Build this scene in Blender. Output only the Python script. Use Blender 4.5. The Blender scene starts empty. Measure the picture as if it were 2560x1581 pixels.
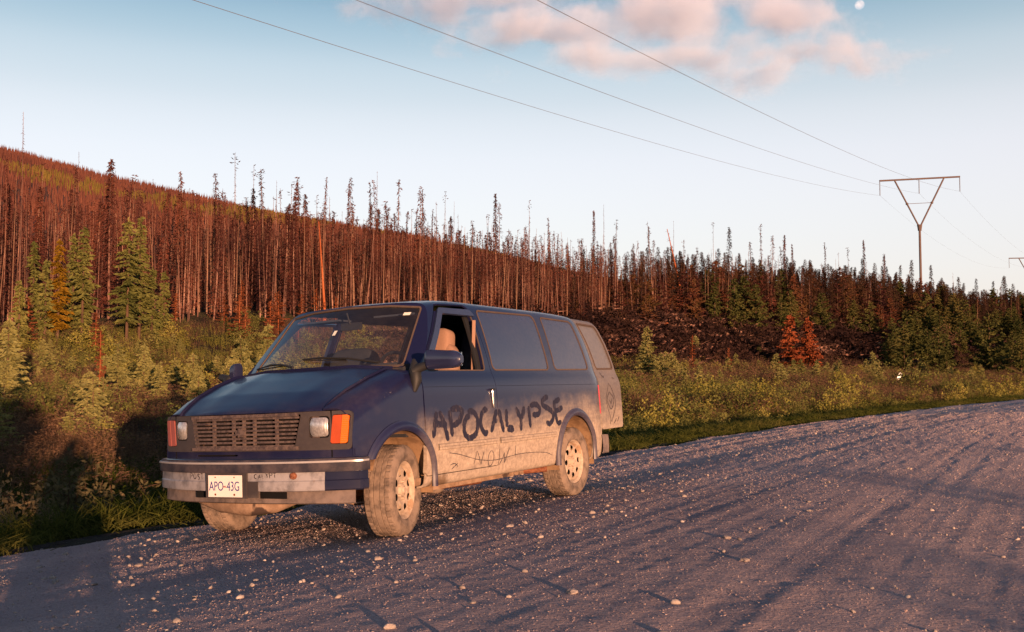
import bpy, math, random
import numpy as np
from mathutils import Vector, Matrix
rng = np.random.default_rng(7)
random.seed(7)
scene = bpy.context.scene
COL = scene.collection
R_ = math.radians

# ------------------------------------------------------------------ camera, world, sun, exposure
HC = 1.25                                     # eye height over the ground under the van
cam = bpy.data.cameras.new('camera')
cam.sensor_width = 36.0
cam.lens = 35.0
cam.clip_start = 0.05
cam.clip_end = 30000
cam_ob = bpy.data.objects.new('camera', cam)
cam_ob.location = (0, 0, HC)
cam_ob.rotation_euler = (R_(93.0), 0, 0)
COL.objects.link(cam_ob)
scene.camera = cam_ob

SUN_EL = 3.7
SUN_AZ = math.atan2(0.397, -0.918)            # clockwise from +Y: low evening sun behind the camera, to the right
sun = bpy.data.lights.new('sun', 'SUN')
sun.energy = 5.0
sun.angle = R_(0.5)
sun.color = (1.0, 0.535, 0.30)
sun_ob = bpy.data.objects.new('sun', sun)
SD = Vector((math.sin(SUN_AZ) * math.cos(R_(SUN_EL)), math.cos(SUN_AZ) * math.cos(R_(SUN_EL)), math.sin(R_(SUN_EL))))
sun_ob.rotation_euler = (-SD).to_track_quat('-Z', 'Y').to_euler()
sun_ob.location = (20, -40, 30)
COL.objects.link(sun_ob)

world = bpy.data.worlds.new('World')
scene.world = world
world.use_nodes = True
wn = world.node_tree
wn.nodes.clear()
w_out = wn.nodes.new('ShaderNodeOutputWorld')
w_bg = wn.nodes.new('ShaderNodeBackground')
w_sky = wn.nodes.new('ShaderNodeTexSky')
w_sky.sky_type = 'NISHITA'
w_sky.sun_disc = False
w_sky.sun_elevation = R_(SUN_EL)
w_sky.sun_rotation = SUN_AZ
w_sky.air_density = 1.0
w_sky.dust_density = 0.6
w_sky.ozone_density = 2.0
SKY_STRENGTH = 0.05
w_bg.inputs[1].default_value = 1.0
w_tc = wn.nodes.new('ShaderNodeTexCoord')
w_sep = wn.nodes.new('ShaderNodeSeparateXYZ')
wn.links.new(w_tc.outputs['Generated'], w_sep.inputs[0])
w_ramp = wn.nodes.new('ShaderNodeValToRGB')      # pale evening haze of the lower sky, the same all round
cr = w_ramp.color_ramp
cr.interpolation = 'CARDINAL'
SKY_STOPS = [(0.0, (0.258, 0.222, 0.25)), (0.118, (0.282, 0.250, 0.262)), (0.207, (0.280, 0.256, 0.265)), (0.254, (0.232, 0.226, 0.232)),
             (0.30, (0.165, 0.185, 0.198)), (0.344, (0.085, 0.122, 0.148)), (0.43, (0.030, 0.055, 0.090)), (1.0, (0.022, 0.025, 0.065))]
while len(cr.elements) < len(SKY_STOPS):
    cr.elements.new(0.5)
for e, (p, c) in zip(cr.elements, SKY_STOPS):
    e.position = p
    e.color = (*c, 1)
wn.links.new(w_sep.outputs['Z'], w_ramp.inputs[0])
w_mul = wn.nodes.new('ShaderNodeMix'); w_mul.data_type = 'RGBA'; w_mul.blend_type = 'MULTIPLY'
w_mul.inputs[0].default_value = 1.0
wn.links.new(w_sky.outputs[0], w_mul.inputs[6])
w_mul.inputs[7].default_value = (SKY_STRENGTH,) * 3 + (1,)
w_add = wn.nodes.new('ShaderNodeMix'); w_add.data_type = 'RGBA'; w_add.blend_type = 'ADD'
w_add.inputs[0].default_value = 1.0
wn.links.new(w_mul.outputs[2], w_add.inputs[6])
wn.links.new(w_ramp.outputs[0], w_add.inputs[7])
wn.links.new(w_add.outputs[2], w_bg.inputs[0])
wn.links.new(w_bg.outputs[0], w_out.inputs[0])

scene.view_settings.view_transform = 'Standard'
scene.view_settings.look = 'None'
scene.view_settings.exposure = 1.3
scene.view_settings.gamma = 1.0
scene.cycles.max_bounces = 6
scene.cycles.diffuse_bounces = 2
scene.cycles.glossy_bounces = 3
scene.cycles.transparent_max_bounces = 16
scene.cycles.transmission_bounces = 3
scene.cycles.volume_bounces = 2
scene.cycles.caustics_reflective = False
scene.cycles.caustics_refractive = False

# ------------------------------------------------------------------ helpers: objects
def tag(o, label=None, cat=None, group=None, kind=None):
    if label: o['label'] = label
    if cat: o['category'] = cat
    if group: o['group'] = group
    if kind: o['kind'] = kind
    return o
def empty(name, loc=(0, 0, 0), parent=None):
    o = bpy.data.objects.new(name, None)
    o.empty_display_size = 0.2
    o.location = loc
    COL.objects.link(o)
    if parent: o.parent = parent
    return o
def mesh_ob(name, me, parent=None, loc=None):
    o = bpy.data.objects.new(name, me)
    COL.objects.link(o)
    if parent: o.parent = parent
    if loc is not None: o.location = loc
    return o
def copy_tree(o, parent=None):
    c = o.copy()
    COL.objects.link(c)
    c.parent = parent
    for ch in o.children:
        copy_tree(ch, c)
    return c

class MB:
    """collects verts and faces, built as one mesh object"""
    def __init__(s): s.v = []; s.f = []; s.m = []; s.n = 0
    def add(s, V, F, m=0):
        V = np.asarray(V, float).reshape(-1, 3)
        s.v.append(V)
        n = s.n
        s.f += [tuple(int(i) + n for i in f) for f in F]
        s.m += [m] * len(F)
        s.n += len(V)
    def box(s, c, d, rot=None, m=0):
        x, y, z = [q / 2 for q in d]
        V = np.array([(-x, -y, -z), (x, -y, -z), (x, y, -z), (-x, y, -z), (-x, -y, z), (x, -y, z), (x, y, z), (-x, y, z)])
        if rot is not None: V = V @ np.array(rot).T
        s.add(V + np.array(c), [(0, 3, 2, 1), (4, 5, 6, 7), (0, 1, 5, 4), (1, 2, 6, 5), (2, 3, 7, 6), (3, 0, 4, 7)], m)
    def tube(s, pts, r, n=8, cap=True, m=0):
        pts = np.asarray(pts, float)
        k = len(pts)
        r = np.broadcast_to(np.asarray(r, float), (k,))
        T = np.gradient(pts, axis=0)
        T /= np.linalg.norm(T, axis=1)[:, None] + 1e-12
        ref = np.array([0, 0, 1.0]) if abs(T[0][2]) < 0.9 else np.array([1.0, 0, 0])
        V = []
        for i in range(k):
            a = np.cross(T[i], ref); a /= np.linalg.norm(a)
            b = np.cross(T[i], a)
            th = np.arange(n) * 2 * np.pi / n
            V.append(pts[i] + r[i] * (np.cos(th)[:, None] * a + np.sin(th)[:, None] * b))
        F = []
        for i in range(k - 1):
            for j in range(n):
                F.append((i * n + j, i * n + (j + 1) % n, (i + 1) * n + (j + 1) % n, (i + 1) * n + j))
        if cap:
            F.append(tuple(range(n - 1, -1, -1)))
            F.append(tuple((k - 1) * n + j for j in range(n)))
        s.add(np.concatenate(V), F, m)
    def lathe(s, prof, n=48, axis='y', c=(0, 0, 0), m=0, mod=None):
        """prof: (r, h) pairs turned about the y axis (or x, z)"""
        V = []
        for i, (r, h) in enumerate(prof):
            for j in range(n):
                a = 2 * np.pi * j / n
                rr = r + (mod(i, j) if mod else 0)
                if axis == 'y': V.append((rr * np.sin(a), h, rr * np.cos(a)))
                elif axis == 'x': V.append((h, rr * np.cos(a), rr * np.sin(a)))
                else: V.append((rr * np.cos(a), rr * np.sin(a), h))
        F = []
        for i in range(len(prof) - 1):
            for j in range(n):
                F.append((i * n + j, i * n + (j + 1) % n, (i + 1) * n + (j + 1) % n, (i + 1) * n + j))
        s.add(np.array(V) + np.array(c), F, m)
    def mesh(s, name, mats, smooth=False, angle=None):
        me = bpy.data.meshes.new(name)
        V = np.concatenate(s.v) if s.v else np.zeros((0, 3))
        me.from_pydata(V.tolist(), [], s.f)
        for m in (mats if isinstance(mats, (list, tuple)) else [mats]):
            me.materials.append(m)
        if isinstance(mats, (list, tuple)) and len(mats) > 1:
            me.polygons.foreach_set('material_index', s.m)
        if smooth:
            me.polygons.foreach_set('use_smooth', [True] * len(me.polygons))
            if angle: me.set_sharp_from_angle(angle=R_(angle))
        me.update()
        return me
    def build(s, name, mats, parent=None, smooth=False, angle=None, loc=None):
        return mesh_ob(name, s.mesh(name, mats, smooth, angle), parent, loc)

# ------------------------------------------------------------------ helpers: materials
class NT:
    def __init__(s, name):
        s.mat = bpy.data.materials.new(name)
        s.mat.use_nodes = True
        s.t = s.mat.node_tree
        s.t.nodes.clear()
        s.out = s.t.nodes.new('ShaderNodeOutputMaterial')
    def n(s, typ): return s.t.nodes.new(typ)
    def put(s, sock, v):
        if v is None: return
        if hasattr(v, 'is_linked') or isinstance(v, bpy.types.NodeSocket): s.t.links.new(v, sock)
        elif isinstance(v, (tuple, list)) and sock.type == 'RGBA' and len(v) == 3: sock.default_value = (*v, 1)
        else: sock.default_value = v
    def math(s, op, a, b=None, clamp=False):
        x = s.n('ShaderNodeMath'); x.operation = op; x.use_clamp = clamp
        s.put(x.inputs[0], a); s.put(x.inputs[1], b)
        return x.outputs[0]
    def coord(s, which='Object'):
        return s.n('ShaderNodeTexCoord').outputs[which]
    def pos(s): return s.n('ShaderNodeNewGeometry').outputs['Position']
    def sep(s, v):
        x = s.n('ShaderNodeSeparateXYZ'); s.put(x.inputs[0], v); return x.outputs
    def scale(s, v, k):
        x = s.n('ShaderNodeVectorMath'); x.operation = 'MULTIPLY'
        s.put(x.inputs[0], v); x.inputs[1].default_value = k if isinstance(k, (tuple, list)) else (k, k, k)
        return x.outputs[0]
    def noise(s, v, sc, det=4, rough=0.55, dist=0.0, col=False):
        x = s.n('ShaderNodeTexNoise')
        s.put(x.inputs['Vector'], v)
        x.inputs['Scale'].default_value = sc; x.inputs['Detail'].default_value = det
        x.inputs['Roughness'].default_value = rough; x.inputs['Distortion'].default_value = dist
        return x.outputs[1 if col else 0]
    def voro(s, v, sc, out='Distance'):
        x = s.n('ShaderNodeTexVoronoi'); s.put(x.inputs['Vector'], v); x.inputs['Scale'].default_value = sc
        return x.outputs[out]
    def ramp(s, f, stops):
        x = s.n('ShaderNodeValToRGB')
        e = x.color_ramp.elements
        while len(e) < len(stops): e.new(0.5)
        for q, (p, c) in zip(e, stops):
            q.position = p
            q.color = (*c, 1) if isinstance(c, (tuple, list)) else (c, c, c, 1)
        s.put(x.inputs[0], f)
        return x.outputs[0]
    def step(s, f, a, b):
        x = s.n('ShaderNodeMapRange'); x.interpolation_type = 'SMOOTHSTEP'
        s.put(x.inputs[0], f); x.inputs[1].default_value = a; x.inputs[2].default_value = b
        return x.outputs[0]
    def mix(s, f, a, b, mode='MIX'):
        x = s.n('ShaderNodeMix'); x.data_type = 'RGBA'; x.blend_type = mode
        s.put(x.inputs[0], f); s.put(x.inputs[6], a); s.put(x.inputs[7], b)
        return x.outputs[2]
    def bump(s, h, strength=0.3, dist=0.01):
        x = s.n('ShaderNodeBump'); x.inputs['Strength'].default_value = strength; x.inputs['Distance'].default_value = dist
        s.put(x.inputs['Height'], h)
        return x.outputs[0]
    def principled(s, col, rough=0.6, spec=0.5, metal=0.0, normal=None, coat=0.0, coat_rough=0.05, link=True):
        x = s.n('ShaderNodeBsdfPrincipled')
        s.put(x.inputs['Base Color'], col); s.put(x.inputs['Roughness'], rough)
        s.put(x.inputs['Specular IOR Level'], spec); s.put(x.inputs['Metallic'], metal)
        if normal is not None: s.put(x.inputs['Normal'], normal)
        s.put(x.inputs['Coat Weight'], coat); s.put(x.inputs['Coat Roughness'], coat_rough)
        if link: s.t.links.new(x.outputs[0], s.out.inputs[0])
        return x.outputs[0]
    def surf(s, sh): s.t.links.new(sh, s.out.inputs[0]); return s.mat

def simple(name, col, rough=0.6, spec=0.4, metal=0.0, var=0.25, scale=8.0):
    m = NT(name)
    f = m.noise(m.coord(), scale, 4)
    c = m.mix(f, tuple(q * (1 - var) for q in col), tuple(min(1, q * (1 + var)) for q in col))
    m.principled(c, rough, spec, metal)
    return m.mat
def leaf_mat(name, stops, scale=0.35, fine=6.0, trans=0.25):
    """foliage: colour varies from plant to plant and from clump to clump"""
    def deep(c):
        l = 0.3 * c[0] + 0.5 * c[1] + 0.2 * c[2]
        return tuple(max(0.003, (l + (q - l) * 1.16) * 0.74) for q in c)
    stops = [(a_, deep(c_)) for a_, c_ in stops]
    m = NT(name)
    p = m.pos()
    f = m.math('ADD', m.math('MULTIPLY', m.noise(p, scale, 2), 0.65), m.math('MULTIPLY', m.noise(p, fine, 2), 0.35))
    c = m.ramp(f, stops)
    d = m.n('ShaderNodeBsdfDiffuse'); m.put(d.inputs[0], c)
    t = m.n('ShaderNodeBsdfTranslucent'); m.put(t.inputs[0], c)
    x = m.n('ShaderNodeMixShader'); x.inputs[0].default_value = trans
    m.t.links.new(d.outputs[0], x.inputs[1]); m.t.links.new(t.outputs[0], x.inputs[2])
    return m.surf(x.outputs[0])

# ------------------------------------------------------------------ helpers: noise on arrays
def _hash(i, j, seed):
    n = (i * 374761393 + j * 668265263 + seed * 974711) & 0x7fffffff
    n = ((n ^ (n >> 13)) * 1274126177) & 0x7fffffff
    return ((n ^ (n >> 16)) & 0xffff) / 65535.0
def vnoise(x, y, seed=0):
    x = np.asarray(x, float); y = np.asarray(y, float)
    i = np.floor(x).astype(np.int64); j = np.floor(y).astype(np.int64)
    a = x - i; b = y - j
    a = a * a * (3 - 2 * a); b = b * b * (3 - 2 * b)
    return ((_hash(i, j, seed) * (1 - a) + _hash(i + 1, j, seed) * a) * (1 - b)
            + (_hash(i, j + 1, seed) * (1 - a) + _hash(i + 1, j + 1, seed) * a) * b) - 0.5
def fbm(x, y, seed=0, octv=4):
    v = 0; k = 1.0
    for o in range(octv):
        v = v + k * vnoise(np.asarray(x) * 2 ** o, np.asarray(y) * 2 ** o, seed + o)
        k *= 0.5
    return v

# ------------------------------------------------------------------ lie of the land
HEAD = R_(29.32)                                  # the road runs off to the right of the view axis
DV = np.array([math.sin(HEAD), math.cos(HEAD)])   # along the road
CV = np.array([math.cos(HEAD), -math.sin(HEAD)])  # across it, to the right
def sc2xy(s, c): return s * DV[0] + c * CV[0], s * DV[1] + c * CV[1]
def xy2sc(x, y): return x * DV[0] + y * DV[1], x * CV[0] + y * CV[1]
def curve(s):
    s = np.asarray(s, float)
    q = np.clip(s - 15, 0, 110)
    return 0.0033 * q * q + np.clip(s - 125, 0, None) * 0.726
_pc = np.array([-60, -3.5, -2.8, -2.1, -1.4, -0.8, 0.0, 0.8, 1.5, 60])
_ps = [0.0502, 0.034, 0.012, -0.006, -0.018, -0.026, -0.030, -0.030, -0.03]
_pz = np.concatenate([[0], np.cumsum(np.diff(_pc) * np.array(_ps))])
_pz = _pz - np.interp(-3.5, _pc, _pz) - 0.1757
EDGE_L, EDGE_R = -6.75, 3.2
def road_z(s, c):
    q = curve(s)
    return HC - 0.951 - 0.0069 * np.asarray(s) + np.interp(np.asarray(c) - q, _pc, _pz) + 0.045 * np.minimum(q, 8)
def bank(s): 
    t = np.clip((np.asarray(s) - 18) / 60, 0, 1)
    return 2.3 + 3.4 * t * t * (3 - 2 * t)
_e = np.array([0, 0.4, 1.0, 2.2, 3.6, 7, 14, 24, 30, 42, 60, 120, 400, 9000])
def ground_z(s, c):
    s = np.asarray(s, float); c = np.asarray(c, float)
    q = curve(s)
    zl = road_z(s, q + EDGE_L); zr_ = road_z(s, q + EDGE_R)
    e = -(c - q - EDGE_L); er = (c - q) - EDGE_R
    B = bank(s)
    base = np.array([0, -0.04, -0.22, -0.58, -0.66, -0.42, 0.0, 0.45, 0.75, 0.9, 1.5, 4, 9, 9])
    fac = np.array([0, 0, 0, 0, 0, 0, 0, 0.02, 0.10, 1.0, 1.0, 1.0, 1.0, 1.0])
    off = np.interp(e, _e, base) + B * np.interp(e, _e, fac)
    offr = np.interp(er, [0, 0.5, 2.0, 4, 12, 60], [0, -0.05, -0.5, -0.55, -0.2, 0.2])
    z = np.where(e > 0, zl + off, np.where(er > 0, zr_ + offr, road_z(s, c) - 0.12))
    amp = np.clip(np.maximum(e, er) / 6.0, 0, 1)
    far = np.clip((np.maximum(e, er) - 20) / 20, 0, 1)
    return z + amp * (0.35 * fbm(s * 0.22, c * 0.22, 3) + 0.05 * fbm(s * 1.6, c * 1.6, 5)) + far * 0.7 * fbm(s * 0.09, c * 0.09, 9)
def gz(x, y):
    s, c = xy2sc(np.asarray(x, float), np.asarray(y, float))
    return ground_z(s, c)
FD = 35.0 / 36.0 * 2448                        # focal length in the units used to note bearings
def bearing(px): return math.atan((px - 1224) / FD)
def elev_tan(px, py):
    """tangent of elevation (over horizontal distance along y) of a direction noted in the photograph"""
    a = R_(3.0); v = (756 - py) / FD
    return (math.sin(a) + v * math.cos(a)) / (math.cos(a) - v * math.sin(a))
def at(px, d):
    """ground point at bearing px, distance d along the view axis"""
    a = R_(3.0)
    return (px - 1224) / FD * d, d
# ------------------------------------------------------------------ ground sheets
def grid_mesh(name, S, Cc, zf, mat, smooth=True):
    SS, CC = np.meshgrid(S, Cc, indexing='ij')
    X, Y = sc2xy(SS, CC)
    Z = zf(SS, CC)
    V = np.stack([X, Y, Z], -1).reshape(-1, 3)
    ns, nc = len(S), len(Cc)
    i = np.arange(ns - 1)[:, None] * nc + np.arange(nc - 1)[None, :]
    F = np.stack([i, i + 1, i + nc + 1, i + nc], -1).reshape(-1, 4)[:, ::-1]
    me = bpy.data.meshes.new(name)
    me.vertices.add(len(V)); me.vertices.foreach_set('co', V.ravel())
    me.loops.add(F.size); me.loops.foreach_set('vertex_index', F.ravel().astype(np.int32))
    me.polygons.add(len(F)); me.polygons.foreach_set('loop_start', np.arange(0, F.size, 4, dtype=np.int32))
    me.polygons.foreach_set('use_smooth', [smooth] * len(F))
    me.materials.append(mat)
    me.update(calc_edges=True); me.validate()
    return mesh_ob(name, me)
def ramped(*segs):
    out = []
    for a, b, st in segs: out.append(np.arange(a, b, st))
    return np.concatenate(out + [[segs[-1][1]]])

# gravel road
m = NT('road_gravel')
p = m.pos()
sx, sy, sz = m.sep(p)
ruts = m.n('ShaderNodeMapping'); ruts.vector_type = 'POINT'
ruts.inputs['Rotation'].default_value = (0, 0, HEAD)   # local y along the road
m.put(ruts.inputs['Vector'], p)
st = m.scale(ruts.outputs[0], (1.0, 0.06, 1.0))
f1 = m.noise(p, 0.8, 5, 0.6)
f2 = m.noise(st, 2.2, 4, 0.6)
f3 = m.noise(p, 60, 4, 0.75)
f4 = m.noise(p, 190, 2, 0.6)
base = m.ramp(f3, [(0.30, (0.32, 0.246, 0.240)), (0.52, (0.45, 0.350, 0.338)), (0.72, (0.54, 0.435, 0.415))])
tint = m.ramp(m.math('ADD', m.math('MULTIPLY', f1, 0.5), m.math('MULTIPLY', f2, 0.5)), [(0.35, (0.78, 0.76, 0.78)), (0.62, (1.10, 1.04, 1.0))])
col = m.mix(1.0, base, tint, 'MULTIPLY')
pv = m.voro(p, 42)
hgt = m.math('ADD', m.math('MULTIPLY', pv, -0.7), m.math('ADD', m.math('MULTIPLY', f3, 0.9), m.math('MULTIPLY', f4, 0.35)))
m.principled(col, 0.92, 0.15, normal=m.bump(hgt, 1.0, 0.03))
ROAD_M = m.mat
def road_surface(s, c):
    q = curve(s)
    cc = c - q
    rut = 0.012 * fbm(cc * 2.1 + 0.06 * fbm(s * 0.2, cc * 0.5, 21), s * 0.025, 11, 3) + 0.008 * fbm(cc * 5.5, s * 0.06, 14, 2) + 0.004 * fbm(cc * 15, s * 0.25, 16, 2)
    rough = 0.0025 * fbm(s * 0.9, cc * 1.7, 12, 3) + 0.002 * fbm(s * 6.0, cc * 6.5, 13, 3) + (0.0045 + 0.0005 * np.clip(s - 10, 0, 40)) * fbm(s * 13 / (1 + np.clip(s - 12, 0, 60) * 0.06), cc * 13 / (1 + np.clip(s - 12, 0, 60) * 0.06), 15, 2)
    edge = np.clip((cc - EDGE_L) / 0.5, 0, 1)
    rag = 0.30 * fbm(s * 0.9, s * 0 + 3, 17, 3)
    fall = -0.22 * np.clip((EDGE_L + 0.30 + rag - cc) / 0.55, 0, 1) ** 1.5
    near_van = np.exp(-(((s - 7.3) / 2.6) ** 2 + ((cc + 5.1) / 1.4) ** 2))
    return road_z(s, c) + (rut + rough) * (1 - 0.6 * near_van) + fall
def road_strip(S, C0, name='road'):
    SS, CC = np.meshgrid(S, C0, indexing='ij')
    return grid_mesh(name, S, C0, road_surface, ROAD_M)
S = ramped((-30, -2, 1.0), (-2, 2, 0.2), (2, 13, 0.028), (13, 22, 0.06), (22, 45, 0.16), (45, 90, 1.0), (90, 320, 4.0))
Cc = ramped((EDGE_L - 0.55, 0.6, 0.030), (0.6, 3.6, 0.25))
SS, CC = np.meshgrid(S, Cc, indexing='ij')
# the sheet follows the bend: shift c by the curve
def bent_grid(name, S, Cc, mat):
    SS, CC = np.meshgrid(S, Cc, indexing='ij')
    CC = CC + curve(SS)
    X, Y = sc2xy(SS, CC); Z = road_surface(SS, CC)
    V = np.stack([X, Y, Z], -1).reshape(-1, 3)
    ns, nc = len(S), len(Cc)
    i = np.arange(ns - 1)[:, None] * nc + np.arange(nc - 1)[None, :]
    F = np.stack([i, i + 1, i + nc + 1, i + nc], -1).reshape(-1, 4)[:, ::-1]
    me = bpy.data.meshes.new(name)
    me.vertices.add(len(V)); me.vertices.foreach_set('co', V.ravel())
    me.loops.add(F.size); me.loops.foreach_set('vertex_index', F.ravel().astype(np.int32))
    me.polygons.add(len(F)); me.polygons.foreach_set('loop_start', np.arange(0, F.size, 4, dtype=np.int32))
    me.polygons.foreach_set('use_smooth', [True] * len(F))
    me.materials.append(mat); me.update(calc_edges=True); me.validate()
    return mesh_ob(name, me)
tag(bent_grid('gravel_road', S, Cc, ROAD_M), 'wide grey gravel road with loose stones and faint wheel ruts', 'road', kind='structure')

# earth, moss and burnt duff of the roadside and the forest floor
m = NT('earth')
p = m.pos()
f = m.noise(p, 0.35, 5, 0.65)
g = m.noise(p, 5, 5, 0.7)
c1 = m.ramp(g, [(0.3, (0.018, 0.016, 0.010)), (0.5, (0.045, 0.042, 0.018)), (0.7, (0.085, 0.06, 0.035))])
c2 = m.ramp(g, [(0.3, (0.008, 0.006, 0.007)), (0.55, (0.022, 0.014, 0.013)), (0.75, (0.07, 0.04, 0.03))])
m.principled(m.mix(m.step(f, 0.42, 0.6), c1, c2), 0.95, 0.1, normal=m.bump(g, 0.8, 0.25))
EARTH_M = m.mat
S = ramped((-3000, -200, 350), (-200, -20, 12), (-20, 120, 0.7), (120, 300, 4), (300, 1000, 40), (1000, 9000, 1000))
Cc = ramped((-9000, -1000, 1000), (-1000, -240, 60), (-240, -90, 6), (-90, -50, 1.4), (-50, -5, 0.6), (-5, 40, 0.9), (40, 160, 6), (160, 1000, 80), (1000, 9000, 1000))
tag(grid_mesh('ground', S, Cc, ground_z, EARTH_M), 'roadside earth, ditch, burnt bank and forest floor', 'ground', kind='structure')

# the long hillside beyond the forest
RIDGE = [(-700, 210), (-300, 290), (0, 345), (220, 405), (360, 436), (500, 470), (620, 492), (750, 517), (900, 543), (1000, 560), (1200, 603), (1450, 660), (1700, 720), (2100, 800), (2500, 860), (3200, 900)]
def hill_z(px, d):
    top = np.interp(px, [r[0] for r in RIDGE], [r[1] for r in RIDGE])
    a = R_(3.0); v = (756 - top) / FD
    tan_r = (math.sin(a) + v * math.cos(a)) / (math.cos(a) - v * math.sin(a))
    t = np.clip((d - 280) / (2300 - 280), 0, None)
    tt = np.where(t < 1, t ** 0.55 * 1.0, 1 - (t - 1) * 0.9)
    return HC - 4 + (tan_r * 2300 - 9) * tt * np.clip(t, 0, 1) ** 0.45 + 8 * fbm(px * 0.006, d * 0.004, 31)
PX = np.arange(-700, 2400, 40.0)
DD = np.concatenate([np.linspace(260, 2300, 46), [2500, 2900, 3600]])
PP, DDg = np.meshgrid(PX, DD, indexing='ij')
Z = hill_z(PP, DDg)
X = (PP - 1224) / FD * DDg
V = np.stack([X, DDg, Z], -1).reshape(-1, 3)
nc = len(DD)
F = [(i * nc + j, (i + 1) * nc + j, (i + 1) * nc + j + 1, i * nc + j + 1) for i in range(len(PX) - 1) for j in range(nc - 1)]
m = NT('hillside')
p = m.pos()
f = m.noise(p, 0.006, 4, 0.6)
g = m.noise(p, 0.08, 3, 0.7)
m.principled(m.mix(0.5, m.ramp(f, [(0.4, (0.075, 0.036, 0.028)), (0.6, (0.11, 0.062, 0.032))]), m.ramp(g, [(0.35, (0.045, 0.022, 0.022)), (0.65, (0.11, 0.055, 0.038))])), 0.95, 0.05)
HILL_M = m.mat
mb = MB(); mb.add(V, F)
tag(mb.build('hill', HILL_M, smooth=True), 'long burnt hillside rising to the left beyond the forest', 'hill', kind='structure')
# ------------------------------------------------------------------ evening cloud
m = NT('cloud_vapour')
p = m.coord('Object')
x, y, z = m.sep(p)
warp = m.n('ShaderNodeVectorMath'); warp.operation = 'ADD'
nz = m.noise(m.scale(p, 1 / 420.0), 1.0, 3, 0.5, col=True)
sub = m.n('ShaderNodeVectorMath'); sub.operation = 'SUBTRACT'; m.put(sub.inputs[0], nz); sub.inputs[1].default_value = (0.5, 0.5, 0.5)
m.put(warp.inputs[0], p); m.put(warp.inputs[1], m.scale(sub.outputs[0], (240.0, 240.0, 130.0)))
q = warp.outputs[0]
# a few lobes drawn out sideways
LOBES = [(-440, 66, 400, 50, 0.85), (-210, -6, 360, 66, 0.95), (105, 8, 220, 84, 1.15), (110, -80, 440, 48, 0.85), (20, 72, 460, 54, 0.85),
         (420, 34, 230, 82, 0.9), (500, -72, 260, 52, 0.8), (330, -124, 230, 40, 0.65), (0, 165, 620, 90, 0.9)]
tot = None
for (cx, cz, rx, rz, a) in LOBES:
    s = m.n('ShaderNodeVectorMath'); s.operation = 'SUBTRACT'; m.put(s.inputs[0], q); s.inputs[1].default_value = (cx, 0, cz)
    ln = m.n('ShaderNodeVectorMath'); ln.operation = 'LENGTH'; m.put(ln.inputs[0], m.scale(s.outputs[0], (1 / rx, 1 / 190.0, 1 / rz)))
    v = m.math('MULTIPLY', m.math('SUBTRACT', 1.0, ln.outputs['Value']), a)
    tot = v if tot is None else m.math('MAXIMUM', tot, v)
n1 = m.noise(m.scale(q, 1 / 120.0), 1.0, 9, 0.62)
n2 = m.noise(m.scale(p, (1 / 260.0, 1 / 260.0, 1 / 60.0)), 1.0, 5, 0.6)
d = m.math('ADD', tot, m.math('ADD', m.math('MULTIPLY', m.math('SUBTRACT', n1, 0.5), 2.3), m.math('MULTIPLY', m.math('SUBTRACT', n2, 0.5), 1.5)))
dens = m.math('MULTIPLY', m.step(d, 0.18, 0.95), 0.0115)
vol = m.n('ShaderNodeVolumePrincipled')
vol.inputs['Color'].default_value = (0.74, 0.82, 0.97, 1)
vol.inputs['Anisotropy'].default_value = -0.1
m.put(vol.inputs['Density'], dens)
m.t.links.new(vol.outputs[0], m.out.inputs['Volume'])
D = 2500.0
m.mat.cycles.volume_step_rate = 0.35
mb = MB(); mb.box((0, 0, 0), (1900, 420, 640))
o = mb.build('cloud', m.mat, loc=((1500 - 1224) / FD * D, D, HC + D * elev_tan(1500, 60)))
tag(o, 'ragged pink and lavender evening cloud high over the forest', 'cloud')
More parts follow.
